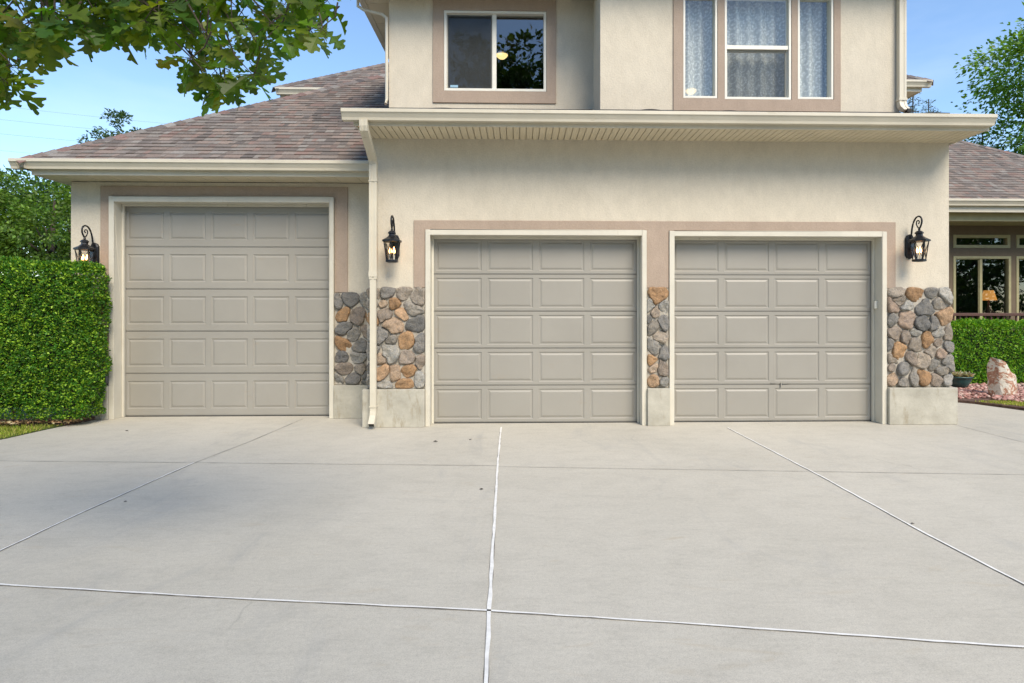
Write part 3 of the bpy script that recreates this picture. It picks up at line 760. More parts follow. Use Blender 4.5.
s = MB(); s.quad((2.75,7.868,4.33),(3.54,7.868,4.33),(3.54,7.868,4.955),(2.75,7.868,4.955)); s.build('insect_screen', M['screen_thin'], W3)
# rooms behind the windows: open-front boxes
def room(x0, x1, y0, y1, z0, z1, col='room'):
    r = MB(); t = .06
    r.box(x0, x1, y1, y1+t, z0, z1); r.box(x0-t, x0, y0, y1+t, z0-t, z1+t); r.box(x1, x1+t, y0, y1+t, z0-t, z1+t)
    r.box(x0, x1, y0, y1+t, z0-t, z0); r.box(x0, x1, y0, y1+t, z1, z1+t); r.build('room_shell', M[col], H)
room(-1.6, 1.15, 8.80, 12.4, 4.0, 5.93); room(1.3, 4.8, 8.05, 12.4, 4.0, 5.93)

# ---- porch wall, windows and floor
holes = [(10.02,11.37,2.973,3.28),(10.02,11.39,.9,2.788),(11.51,12.9,2.973,3.28),(11.51,12.9,.9,2.788)]
w = MB(); w.wall(5.72, 15, 0, 3.62, 13.6, 13.75, holes); w.box(14.5, 14.65, 13.75, 20, 0, 3.62); w.build('porch_wall', M['stucco_porch_shade'], H)
for x0, x1 in ((10.02,11.37),(11.51,12.9)):  # porch window frames: darker beam paint puts the porch shade into their colour
    window('window', x0+.002, x1-.002, 2.975, 3.278, 13.6, .07, .1, 'fascia_wood', glassm='glass_low')
window('window', 10.022, 11.388, .902, 2.786, 13.6, .06, .1, 'fascia_wood', 'slider', 'glass_low', 10.695)
window('window', 11.512, 12.898, .902, 2.786, 13.6, .06, .1, 'fascia_wood', 'slider', 'glass_low', 12.2)
room(9.3, 14.2, 13.78, 17.5, .4, 3.45)
pf = MB(); pf.box(5.9, 14.5, 12.55, 13.6, 0, .45); pf.build('porch_floor', M['plinth'], H)
po = MB(); po.box(14.2, 14.45, 12.7, 12.92, .45, 3.46); po.build('porch_post', M['trim'], H)

# ------------------------------------------------------------------ things on/in the house
R_ = empty('porch_railing', (10.5, 12.85, .45), 'dark reddish brown porch railing running above the clipped right hedge', 'railing')
r = MB(); r.box(6.2, 14.2, 12.80, 12.90, 1.405, 1.47); r.build('top_rail', M['rail'], R_, bevel=.006)
r = MB(); r.box(6.2, 14.2, 12.83, 12.87, .56, .60); r.build('bottom_rail', M['rail'], R_)
base = None
for i in range(56):
    x = 6.4+i*.14
    if base is None:
        r = MB(); r.box(x-.014, x+.014, 12.836, 12.864, .60, 1.405); base = r.build('baluster', M['rail'], R_, origin=(x, 12.85, .60))
    else:
        c = base.copy(); C.objects.link(c); c.parent = R_; c.location.x = base.location.x+i*.14
# lace curtains
def curtain(x0, x1, label):
    m_ = MB(); n = int((x1-x0)/.012); zs = np.linspace(4.25, 5.72, 8)
    def yy(x, z): return 8.05+.028*math.sin(x*38)+.01*math.sin(x*19+z)
    for i in range(n):
        a = x0+(x1-x0)*i/n; b = x0+(x1-x0)*(i+1)/n
        for j in range(7): m_.quad((a,yy(a,zs[j]),zs[j]),(b,yy(b,zs[j]),zs[j]),(b,yy(b,zs[j+1]),zs[j+1]),(a,yy(a,zs[j+1]),zs[j+1]))
    o = m_.build('lace_curtain', M['lace'], None, smooth=True, origin=((x0+x1)/2, 8.12, 4.25))
    tag(o, label, 'curtain', 'lace curtains in the upper windows')
curtain(2.10, 2.66, 'white lace curtain in the narrow left window with the glowing ceiling light behind')
curtain(2.67, 3.63, 'white lace curtain in the wide centre double hung upstairs window')
curtain(3.64, 4.21, 'white lace curtain in the narrow right upstairs window beside the cream corner wall')
def lampdome(x, y, z, r, label):
    t = empty('ceiling_lamp', (x, y, z+.5), label, 'ceiling lamp')
    a = MB(); a.lathe((x,y,z), [(0.001,-r*.55),(r*.5,-r*.45),(r*.9,-r*.1),(r,.12*r),(r*.85,.3*r),(.02,.35*r)], 20); a.build('lamp_shade', M['dome'], t, smooth=True)
    a = MB(); a.tube([(x,y,z+.3*r),(x,y,5.925)], .012, 8); a.lathe((x,y,5.9), [(.07,0),(.07,.02),(.001,.025)], 16); a.lathe((x,y,z), [(r*1.02,.1*r),(r*1.04,.16*r),(r*1.02,.2*r)], 20); a.build('stem', M['black_metal'], t)
lampdome(-.29, 9.9, 5.71, .10, 'glowing dome ceiling lamp seen through the wide upstairs slider window')
lampdome(2.62, 9.1, 4.86, .09, 'small lit ceiling lamp behind the lace of the narrow upstairs window')
t = empty('table_lamp', (11.42, 14.3, 1.0), 'table lamp with glowing amber shade inside the porch window', 'table lamp')
a = MB(); a.lathe((11.42,14.3,1.78), [(.17,0),(.10,.24)], 24); a.build('lamp_shade', M['shade'], t, smooth=True)
a = MB(); a.lathe((11.42,14.3,1.2), [(.09,0),(.08,.03),(.03,.08),(.07,.2),(.08,.3),(.03,.45),(.015,.58),(.015,.7)], 20); a.build('base', M['rail'], t, smooth=True)
a = MB(); a.box(10.9, 12.0, 14.1, 14.5, 1.14, 1.195)
for x in (10.95, 11.92):
    for y in (14.13, 14.44): a.box(x, x+.04, y, y+.04, .41, 1.14)
tag(a.build('side_table', M['rail'], origin=(11.45, 14.3, .41)), 'dark side table under the amber lamp inside the porch window', 'table')

# lanterns
def lantern():
    t = empty('wall_lantern', (0, 0, 0))          # origin on wall at brim height; lantern hangs toward -Y
    bp = MB(); y0 = -.02
    pts = [(-.055,-.17),(-.055,.05),(-.035,.09),(0,.105),(.035,.09),(.055,.05),(.055,-.17),(.035,-.21),(0,-.225),(-.035,-.21)]
    n = len(pts); bp.v = [(a,0,b) for a, b in pts]+[(a,-.028,b) for a, b in pts]+[(a*.8,-.04,b*.88-.006) for a, b in pts]
    for L in range(2):
        for i in range(n): j = (i+1) % n; bp.face((L*n+i, L*n+j, L*n+n+j, L*n+n+i))
    bp.face(range(2*n, 3*n)); bp.build('backplate', M['black_metal'], t)
    cy = -.21
    ar = MB(); sp = [(0,-.035,-.02),(0,-.05,.05),(0,-.058,.12),(0,-.07,.19),(0,-.10,.26),(0,-.145,.305),(0,-.195,.318),(0,-.24,.30),(0,-.262,.26),(0,-.258,.215),(0,-.235,.175),(0,cy,.15)]
    def smooth_path(p, it=2):
        p = [Vector(q) for q in p]
        for _ in range(it):
            q = [p[0]]
            for a, b in zip(p, p[1:]): q += [a*.75+b*.25, a*.25+b*.75]
            q.append(p[-1]); p = q
        return p
    ar.tube(smooth_path(sp), .011, 8)
    ar.tube(smooth_path([(0,cy,.15),(0,-.175,.18),(0,-.15,.225),(0,-.165,.26),(0,-.2,.262),(0,-.215,.235),(0,-.195,.215)]), .008, 8)
    ar.tube([(0,-.03,-.12),(0,-.06,-.10),(0,-.08,-.06)], .009, 8)
    ar.build('arm', M['black_metal'], t, smooth=True)
    cap = MB(); nn = 6
    cap.lathe((0,cy,0), [(.0,.155),(.012,.15),(.016,.14),(.010,.13),(.03,.122),(.052,.10),(.052,.088),(.038,.084),(.042,.06),(.07,.035),(.112,.012),(.126,.006),(.126,-.016),(.10,-.02),(.0,-.018)], nn)
    cap.build('cap', M['black_metal'], t)
    cg = MB()
    def ring(r, z): return [Vector((r*math.cos(2*PI*(k+.5)/6), cy+r*math.sin(2*PI*(k+.5)/6), z)) for k in range(6)]
    top = ring(.105, -.015); bot = ring(.072, -.245)
    for k in range(6):
        j = (k+1) % 6
        cg.tube([top[k], bot[k]], .0065, 6)
        cg.tube([top[k], bot[j]], .0034, 5); cg.tube([top[j], bot[k]], .0034, 5)
    cg.lathe((0,cy,-.245), [(0,.0),(.078,0),(.082,-.008),(.082,-.026),(.06,-.032),(0,-.036)], 6)
    cg.build('cage', M['black_metal'], t)
    gl = MB(); gl.lathe((0,cy,0), [(.098,-.018),(.067,-.243)], 6); gl.build('glass', M['lantern_glass'], t)
    bu = MB()
    for dx, dy in ((-.022,.0),(.022,.012)):
        bu.lathe((dx,cy+dy,-.16), [(.001,.085),(.006,.07),(.015,.045),(.018,.022),(.012,.002),(.001,0)], 12)
    b = bu.build('bulb', M['bulb'], t, smooth=True)
    cd = MB()
    for dx, dy in ((-.022,.0),(.022,.012)): cd.lathe((dx,cy+dy,-.24), [(.011,0),(.011,.08),(.001,.081)], 10)
    cd.build('candle_sleeve', M['white'], b)
    return t
L0 = lantern()
def dup(root):
    r = root.copy(); C.objects.link(r)
    for ch in list(root.children):
        c = ch.copy(); C.objects.link(c); c.parent = r
        for g2 in ch.children:
            d2 = g2.copy(); C.objects.link(d2); d2.parent = c
    return r
for i, (x, y, z, lab) in enumerate(((-5.885, 8.5, 2.34, 'lit black scroll arm lantern left of the tall garage door above the hedge'),
        (-1.61, 7.84, 2.385, 'lit black lantern beside the white downspout left of the middle garage door'),
        (5.175, 7.84, 2.41, 'lit black scroll arm lantern on the cream wall right of the right garage door'))):
    o = L0 if i == 0 else dup(L0)
    o.location = (x, y, z); tag(o, lab, 'lantern', 'black wall lanterns beside the garage doors')

# ------------------------------------------------------------------ vegetation
def leafcols(n, base, var=.25, alt=None, altp=.15):
    b = np.array(base)[None, :]*(1+RNG.uniform(-var, var, (n, 1)))*(1+RNG.uniform(-.08, .08, (n, 3)))
    if alt is not None:
        k = RNG.random(n) < altp; b[k] = np.array(alt)*(1+RNG.uniform(-var, var, (k.sum(), 1)))
    return b
def hedge(name, x0, x1, y0, y1, z0, z1, n, leaf, base, alt, label, rad=.12, taper=0.0, shoot=.2):
    t = empty(name, ((x0+x1)/2, (y0+y1)/2, z0), label, 'hedge')
    # sample points on the surface of the rounded box
    A = [((x1-x0)*(z1-z0), 'f'), ((y1-y0)*(z1-z0), 'r'), ((y1-y0)*(z1-z0), 'l'), ((x1-x0)*(y1-y0), 't')]
    tot = sum(a for a, _ in A); Ps = []; Ns = []
    for a, k in A:
        m_ = int(n*a/tot); u = RNG.random(m_); v = RNG.random(m_)
        if k == 'f': P = np.c_[x0+u*(x1-x0), np.full(m_, y0), z0+v*(z1-z0)]; Nn = (0,-1,0)
        if k == 'r': P = np.c_[np.full(m_, x1), y0+u*(y1-y0), z0+v*(z1-z0)]; Nn = (1,0,0)
        if k == 'l': P = np.c_[np.full(m_, x0), y0+u*(y1-y0), z0+v*(z1-z0)]; Nn = (-1,0,0)
        if k == 't': P = np.c_[x0+u*(x1-x0), y0+v*(y1-y0), np.full(m_, z1)]; Nn = (0,0,1)
        Ps.append(P); Ns.append(np.tile(Nn, (m_, 1)))
    P = np.concatenate(Ps); Nn = np.concatenate(Ns).astype(float)
    # rounding of edges: clamp to an inner box then push out
    lo = np.array([x0+rad, y0+rad, z0-1]); hi = np.array([x1-rad, y1-rad, z1-rad])
    q = np.clip(P, lo, hi); d = P-q; l = np.linalg.norm(d, axis=1, keepdims=True); dn = np.where(l > 1e-6, d/np.maximum(l, 1e-6), Nn)
    P = q+dn*rad
    # uneven surface
    wv = np.array([noise.noise(Vector((p[0]*2.6, p[1]*2.6, p[2]*2.6)))*.05+noise.noise(Vector((p[0]*9, p[1]*9, p[2]*9)))*.07 for p in P])[:, None]
    dep = RNG.exponential(.034, (len(P), 1))
    P = P+dn*(wv-dep)+RNG.normal(0, .006, P.shape)
    k = (z1-P[:, 2])/(z1-z0)
    pull = np.clip(k-.78, 0, 1)*taper
    P[:, 0] -= np.sign(P[:, 0]-(x0+x1)/2)*pull; P[:, 1] += pull*.35
    D = dn*.75+RNG.normal(0, .6, P.shape)+np.array([0,0,.35]); NN = dn*.9+np.array([0,0,.5])+RNG.normal(0, .5, P.shape)
    L = leaf*RNG.uniform(.6, 1.25, len(P))
    V, F = leaf_quads(P, D, NN, L, L*.56)
    cols = leafcols(len(P), base, .32, alt, shoot)
    npmesh('foliage', V, F, cols, M['leaf_hedge'], t)
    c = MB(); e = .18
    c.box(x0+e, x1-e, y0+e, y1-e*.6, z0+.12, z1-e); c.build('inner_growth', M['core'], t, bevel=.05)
    for i in range(int((x1-x0)/.35)):
        tr = MB()
        x = x0+.2+i*.35+random.uniform(-.08, .08); y = y0+(y1-y0)*.4
        tr.tube([(x,y,0),(x+random.uniform(-.05,.05),y,.15),(x+random.uniform(-.08,.08),y,.35)], .014, 6)
        tr.build('stem', M['bark'], t)
    return t
hedge('clipped_hedge', -9.6, -5.58, 7.88, 8.38, .10, 2.135, 96000, .035, (.058,.175,.013), (.30,.48,.035), 'tall clipped glossy green hedge left of the tall garage door', .12, .35, .3)
hedge('clipped_hedge', 7.9, 14.0, 11.62, 12.42, .06, 1.29, 62000, .04, (.085,.25,.014), (.28,.50,.03), 'low clipped bright green hedge below the brown porch railing', .14, .1, .35)

# grass tufts on the left verge and the narrow strip on the right
def grass(x0, x1, y0, y1, n, z, h, keep):
    x = RNG.uniform(x0, x1, n); y = RNG.uniform(y0, y1, n); k = np.array([keep(a, b) for a, b in zip(x, y)]); x = x[k]; y = y[k]; n = len(x)
    P = np.c_[x, y, np.full(n, z)]; D = np.c_[RNG.normal(0, .45, (n, 2)), np.ones(n)]; NN = np.c_[RNG.normal(0, 1, (n, 2)), np.full(n, .3)]
    L = h*RNG.uniform(.5, 1.2, n); V, F = leaf_quads(P, D, NN, L, L*0+.007)
    return V, F, leafcols(n, (.34,.43,.04), .3, (.55,.46,.15), .25)
def leftedge(y):
    for (xa, ya), (xb, yb) in zip(edge, edge[1:]):
        if ya <= y <= yb: return xa+(xb-xa)*(y-ya)/(yb-ya)
    return -6
V, F, c_ = grass(-9.5, -5.9, 5.0, 8.05, 36000, 0, .055, lambda a, b: a < leftedge(b)-.01+.03*noise.noise(Vector((b*6, 0, 0))) and (b < 7.85 or random.random() < .3))
tag(npmesh('grass', V, F, c_, M['grass'], origin=(-7, 7, 0)), 'yellow green lawn grass in front of the tall left hedge', 'grass', kind='stuff')
slab('lawn', [(-12,4.0),(-6.75,4.0),(-6.53,5.0),(-6.18,6.4),(-6.03,7.2),(-5.99,7.7),(-5.94,8.0),(-12,8.0)], .006, -.1, 'ground')
def rstrip(a, b): return 0 < ((a-7.35)*.62+(b-9.5)*.42+.0) < .36 and b < 9.5
V, F, c_ = grass(7.3, 9.6, 6.6, 9.6, 26000, .035, .04, rstrip)
tag(npmesh('grass', V, F, c_, M['grass'], origin=(8, 9, 0)), 'narrow strip of short green grass between red gravel and walkway', 'grass', kind='stuff')

# leaf litter at the hedge foot
n = 1100; x = RNG.uniform(-8.5, -5.75, n); y = 7.90+RNG.normal(0, .09, n)+np.clip((x+5.75)*.02, -.1, 0)+np.where(x > -6.4, .15, 0); k = (y < 8.4); x = x[k]; y = y[k]; n = len(x)
P = np.c_[x, y, RNG.uniform(.055, .075, n)]; th = RNG.uniform(0, 2*PI, n); D = np.c_[np.cos(th), np.sin(th), RNG.normal(0, .25, n)]
V, F = leaf_quads(P, D, np.c_[RNG.normal(0, .3, (n, 2)), np.ones(n)], RNG.uniform(.03, .065, n), RNG.uniform(.02, .035, n))
tag(npmesh('leaf_litter', V, F, leafcols(n, (.36,.22,.11), .35, (.48,.40,.22), .3), M['litter'], origin=(-7, 8, .05)), 'dry tan fallen leaves along the foot of the tall left hedge', 'leaf litter', kind='stuff')
# few bits of debris on the driveway
deb = [((-.93,6.87),'round dark leaf lying on concrete before the left pier',.05),((-.58,6.95),'small dark twig on concrete left of the centre joint',.03),((-.30,5.0),'thin curled twig lying close left of the white centre joint',.03),
       ((-4.9,7.6),'small dark leaf on concrete before the tall garage door',.035),((-3.05,4.75),'tiny dark leaf beside the left white joint',.02),
       ((2.72,4.1),'dark crumb of leaf on the right white joint',.022)]
for (x, y), lab, s_ in deb:
    dn = np.array([[math.cos(x*9), math.sin(x*9)*.3, .1]]); V, F = leaf_quads(np.array([[x, y, .008]]), dn, np.array([[0,.1,1.]]), s_*1.1, s_*.7)
    o = npmesh('fallen_leaf', V, F, np.array([[.06,.05,.04]]), M['litter'], origin=(x, y, .004)); tag(o, lab, 'fallen leaf', 'dark leaf bits on the driveway')
    s2 = o.modifiers.new('s', 'SOLIDIFY'); s2.thickness = .003

# gravel: pink-red rock mulch
def rocks(n, inside, x0, x1, y0, y1, z, smin, smax, pal):
    bm = bmesh.new(); bmesh.ops.create_icosphere(bm, subdivisions=1, radius=1)
    bv = np.array([v.co[:] for v in bm.verts]); bf = np.array([[v.index for v in f.verts] for f in bm.faces]); bm.free()
    Vs, Fs, Cs = [], [], []; c = 0; k = 0
    while c < n and k < n*6:
        k += 1; x = random.uniform(x0, x1); y = random.uniform(y0, y1)
        if not inside(x, y): continue
        s_ = RNG.uniform(smin, smax)*np.array([RNG.uniform(.8, 1.3), RNG.uniform(.8, 1.3), RNG.uniform(.5, .8)])
        th = RNG.uniform(0, 2*PI); rot = np.array([[math.cos(th), -math.sin(th), 0],[math.sin(th), math.cos(th), 0],[0,0,1]])
        tb = RNG.uniform(-.6, .6); rb = np.array([[1,0,0],[0,math.cos(tb),-math.sin(tb)],[0,math.sin(tb),math.cos(tb)]])
        v = ((bv*(1+RNG.uniform(-.22, .22, (len(bv), 1))))*s_)@rot.T@rb.T+np.array([x, y, z+RNG.uniform(0, smax*.9)])
        Fs.append(bf+c*len(bv)); Vs.append(v); col = np.array(pal[random.randrange(len(pal))])*random.uniform(.8, 1.2); Cs.append(np.tile(col, (len(bf), 1))); c += 1
    return np.concatenate(Vs), np.concatenate(Fs), np.concatenate(Cs)
def inbed(x, y):
    if y < 9.84 and x < 7.4: return False
    return ((x-7.35)*.62+(y-9.5)*.42) > .34 or y > 9.84
V, F, c_ = rocks(5200, inbed, 5.9, 11.5, 8.2, 11.75, .035, .018, .042, [(.40,.20,.17),(.46,.27,.23),(.34,.17,.14),(.5,.36,.31),(.30,.16,.14)])
tag(npmesh('gravel', V, F, c_, M['gravel'], origin=(8.5, 10.5, .035)), 'pink and red crushed rock mulch in front of the low hedge', 'gravel', kind='stuff')

# boulder
bm = bmesh.new(); bmesh.ops.create_icosphere(bm, subdivisions=4, radius=1)
for v in bm.verts:
    p = v.co.copy(); 
    p.z = max(-.62, p.z)
    tx = 1-.22*(p.z+.6)/1.6
    f = 1+.20*noise.noise(p*1.1+Vector((5,1,3)))+.07*noise.noise(p*3.1)+.03*noise.noise(p*8)
    v.co = Vector((p.x*.265*tx*f-.05*max(0, p.z)*.8, p.y*.20*f, (p.z+.62)*.385*f*(1.0-.22*p.x)))
for pl, nn in (((-.17,0,.2),(-1,-.35,.05)),((.2,0,.3),(1,-.3,.35)),((0,-.15,.3),(.15,-1,.12)),((.05,0,.575),(.35,-.1,1)),((-.1,-.12,.3),(-.6,-1,.1)),((.15,-.1,.2),(.8,-1,.0))):
    nn = Vector(nn).normalized(); pl = Vector(pl)
    for v in bm.verts:
        dd = (v.co-pl).dot(nn)
        if dd > 0: v.co -= nn*dd*.92
me = bpy.data.meshes.new('landscape_rock'); bm.to_mesh(me); bm.free(); me.materials.append(M['boulder'])
o = bpy.data.objects.new('landscape_rock', me); C.objects.link(o); o.location = (8.33, 10.12, .045); tag(o, 'upright cream and rust red rock standing on the pink gravel', 'rock')

# planter bowl with succulents
t = empty('planter_bowl', (8.32, 11.15, .06), 'round dark teal pot of pale succulents beside the right stone pier', 'planter')
a = MB(); a.lathe((8.32,11.15,.06), [(0,0),(.11,0),(.15,.03),(.20,.13),(.215,.19),(.23,.195),(.23,.215),(.20,.215),(.19,.17),(0,.165)], 32); a.build('pot', M['teal'], t, smooth=True)
n = 700; cs = np.array([[8.32+random.uniform(-.15,.15), 11.15+random.uniform(-.14,.14), .245+random.uniform(0,.05)] for _ in range(14)])
P = cs[RNG.integers(0, 14, n)]; D = RNG.normal(0, 1, (n, 3)); D[:, 2] = np.abs(D[:, 2])*.7+.1
V, F = leaf_quads(P, D, np.array([0,0,1.])+RNG.normal(0, .3, (n, 3)), RNG.uniform(.05, .11, n), .035)
npmesh('succulents', V, F, leafcols(n, (.50,.48,.38), .3, (.55,.36,.28), .25), M['leaf_tree'], t)

# ---- trees
def tree(name, base, h, blobs, n, leaf, col, alt, label, cat='tree', trunk=.2, mat='leaf_tree', group=None, altp=.25, shell=.5):
    """blobs: list of (x,y,z,rx,ry,rz) relative to base"""
    bx, by, bz = base; t = empty(name, base, label, cat, group)
    tr = MB(); top = max(b[2] for b in blobs)
    cx = np.mean([b[0] for b in blobs]); cy = np.mean([b[1] for b in blobs])
    path = [(bx,by,bz-.05),(bx+.03,by,bz+h*.12),(bx+cx*.3,by+cy*.3,bz+h*.35),(bx+cx*.7,by+cy*.7,bz+h*.6),(bx+cx,by+cy,bz+h*.85)]
    tr.tube(path, trunk, 10, scale=[1.25,1,.8,.5,.15])
    for b in blobs:
        s_ = Vector(path[1]).lerp(Vector(path[3]), random.uniform(.3, 1)); e_ = Vector((bx+b[0], by+b[1], bz+b[2]))
        mid = s_.lerp(e_, .5)+Vector((random.uniform(-.2,.2), random.uniform(-.2,.2), -.15))
        tr.tube([s_, mid, e_], trunk*.3, 6, scale=[1, .7, .2])
    tr.build('trunk', M['bark'], t, smooth=True)
    vol = np.array([b[3]*b[4]*b[5] for b in blobs])**.667; vol /= vol.sum(); Ps = []; Ds = []
    for b, w_ in zip(blobs, vol):
        k = int(n*w_); nc = max(6, k//26)
        u = unit(RNG.normal(0, 1, (nc, 3))); rad = RNG.uniform(shell, 1.0, (nc, 1))**.6
        cen = u*rad*np.array(b[3:6])+np.array(b[:3])
        cen += RNG.normal(0, .06*b[3], cen.shape)
        idx = RNG.integers(0, nc, k)
        cs_ = b[3]*.12
        off = RNG.normal(0, 1, (k, 3))*np.array([cs_, cs_, cs_*.6])
        Ps.append(cen[idx]+off); Ds.append(u[idx]*.7+unit(off)*.8)
    P = np.concatenate(Ps)+np.array(base); D = np.concatenate(Ds)+np.array([0,0,-.2])+RNG.normal(0, .35, P.shape)
    NN = np.array([0,0,1.])+RNG.normal(0, .6, P.shape)
    L = leaf*RNG.uniform(.6, 1.25, len(P)); V, F = leaf_quads(P, D, NN, L, L*.6)
    npmesh('crown', V, F, leafcols(len(P), col, .35, alt, altp), M[mat], t)
    return t
def blobs(h, r, n, z0=.35, spread=.75, squash=.8, seed=0):
    rr = random.Random(seed); L = [(0, 0, h*.72, r*.7, r*.7, h*.24)]
    for i in range(n):
        a = rr.uniform(0, 2*PI); z = h*rr.uniform(z0, .92); kk = spread*r*math.sqrt(max(.08, 1-((z/h-.55)/.5)**2)); q = rr.uniform(.28, .45)*r
        L.append((kk*math.cos(a), kk*math.sin(a), z, q, q, q*squash))
    return L
GB = 'trees behind the garden'
tree('leafy_tree', (-15.9, 20.5, 0), 6.2, blobs(6.2, 2.3, 15, seed=1), 16000, .13, (.11,.20,.03), (.19,.31,.05), 'rounded mid green tree just above the tall hedge beside the lantern', group=GB)
tree('leafy_tree', (-18.6, 19.8, 0), 5.4, blobs(5.4, 2.4, 15, seed=2), 18000, .13, (.15,.26,.035), (.26,.39,.06), 'lighter green bushy tree above the left end of the tall hedge', group=GB)
tree('leafy_tree', (-18.8, 25.5, 0), 7.1, blobs(7.1, 2.6, 13, .45, seed=3), 12000, .18, (.05,.11,.035), (.09,.15,.04), 'taller dark green open tree left of the house eave', group=GB, shell=.75)
tree('leafy_tree', (-19.8, 21, 0), 6.7, blobs(6.7, 2.4, 12, .4, seed=4), 10000, .16, (.06,.11,.05), (.10,.12,.06), 'greyish green sparse tree at the left picture edge', group=GB, shell=.8)
tree('feathery_tree', (-19.2, 29.3, -.35), 11.4, [(0,0,10.6,1.0,.9,.7),(-.7,0,9.9,.8,.8,.5),(.7,.1,10.1,1.0,.8,.4),(0,0,8.6,1.6,1.6,1.2),(0,0,7,2,2,1.4)], 6500, .16, (.06,.115,.05), (.10,.15,.06), 'feathery treetop just showing above the left roof hip', group=GB, shell=.7)
tree('maple_tree', (22.2, 19.6, 0), 12.2, blobs(13.0, 5.3, 46, .22, .82, .75, seed=7), 150000, .175, (.11,.23,.03), (.24,.40,.05), 'large bright green leafy tree rising behind the right roof', trunk=.32, group=GB, altp=.35)
tree('maple_tree', (34, 26, 0), 13, blobs(12, 5, 20, .2, .8, .8, seed=9), 16000, .28, (.07,.14,.03), (.12,.2,.04), 'far green tree behind the large right tree', group=GB)
def spruce(base, h, r, n, label):
    t = empty('spruce_tree', base, label, 'spruce', GB); bx, by, bz = base
    tr = MB(); tr.tube([(bx,by,bz),(bx,by,bz+h*.5),(bx,by,bz+h)], .16, 8, scale=[1,.6,.1])
    Ps = []; Ds = []
    z = .8
    while z < h*.985:
        rr = r*(1-z/h)**.85+.12; kk = max(6, int(11*(1-z/h)+5))
        for i in range(kk):
            a = random.uniform(0, 2*PI); ln = rr*random.uniform(.75, 1.1); m_ = max(5, int(n*ln/900)); s_ = RNG.random(m_)**.7
            px = np.cos(a)*s_*ln; py = np.sin(a)*s_*ln; pz = z+s_*ln*.12-(s_**2)*ln*.18
            P = np.c_[px, py, pz]+RNG.normal(0, .05, (m_, 3)); Ps.append(P)
            Ds.append(np.tile([math.cos(a), math.sin(a), .15], (m_, 1))+RNG.normal(0, .7, (m_, 3)))
        tr.tube([(bx,by,bz+z),(bx+math.cos(a)*ln*.8,by+math.sin(a)*ln*.8,bz+z)], .02, 5)
        z += .22
    tr.build('trunk', M['bark'], t)
    P = np.concatenate(Ps)+np.array(base); D = np.concatenate(Ds); V, F = leaf_quads(P, D, RNG.normal(0, 1, P.shape), .14, .035)
    npmesh('needles', V, F, leafcols(len(P), (.10,.165,.14), .3, (.16,.24,.21), .3), M['leaf_spruce'], t)
spruce((17.55, 26.3, 0), 11.6, 2.6, 26000, 'blue green spruce top peeking over the eave right of the upper storey')
spruce((18.4, 26.5, 0), 11.1, 2.8, 22000, 'second blue green spruce top just right of the first over the eave')
spruce((19.1, 27.2, 0), 10.9, 2.8, 22000, 'third and lowest blue green spruce top over the eave')
spruce((19.3, 24.5, 0), 9.3, 2.4, 22000, 'bluish spruce seen below the right end of the long gutter')
# trees across the street, behind the viewer: they are what the upstairs window mirrors
tree('street_tree', (-.5, -13, 0), 14.5, blobs(14.5, 4.4, 26, .25, .8, .8, seed=21), 26000, .30, (.05,.10,.022), (.09,.16,.03), 'tall dark leafy tree across the driveway mirrored in the upstairs slider window', trunk=.35, group='trees across the street')
tree('street_tree', (-9.5, -15, 0), 12.5, blobs(12.5, 4.8, 22, .25, .8, .8, seed=22), 18000, .32, (.05,.10,.022), (.09,.16,.03), 'broad leafy tree across the street to the left of the tall one', trunk=.35, group='trees across the street')
tree('street_tree', (12.5, -20, 0), 8.2, blobs(8.2, 4.2, 20, .25, .8, .8, seed=23), 14000, .32, (.05,.10,.022), (.09,.16,.03), 'low round tree far across the street on the right', trunk=.3, group='trees across the street')

tree('street_tree', (30, -16, 0), 11.5, blobs(11.5, 5.5, 24, .12, .8, .8, seed=24), 14000, .34, (.05,.10,.022), (.09,.16,.03), 'large leafy tree across the street at the far right, nearer one', trunk=.35, group='trees across the street')
tree('street_tree', (40, -24, 0), 12.5, blobs(12.5, 6, 24, .12, .8, .8, seed=25), 12000, .36, (.05,.10,.022), (.09,.16,.03), 'large leafy tree across the street at the far right, farther one', trunk=.35, group='trees across the street')
tree('street_tree', (21, -22, 0), 10.5, blobs(10.5, 5.5, 24, .12, .8, .8, seed=26), 12000, .36, (.05,.10,.022), (.09,.16,.03), 'bushy tree across the street between the low round tree and the far right pair', trunk=.35, group='trees across the street')
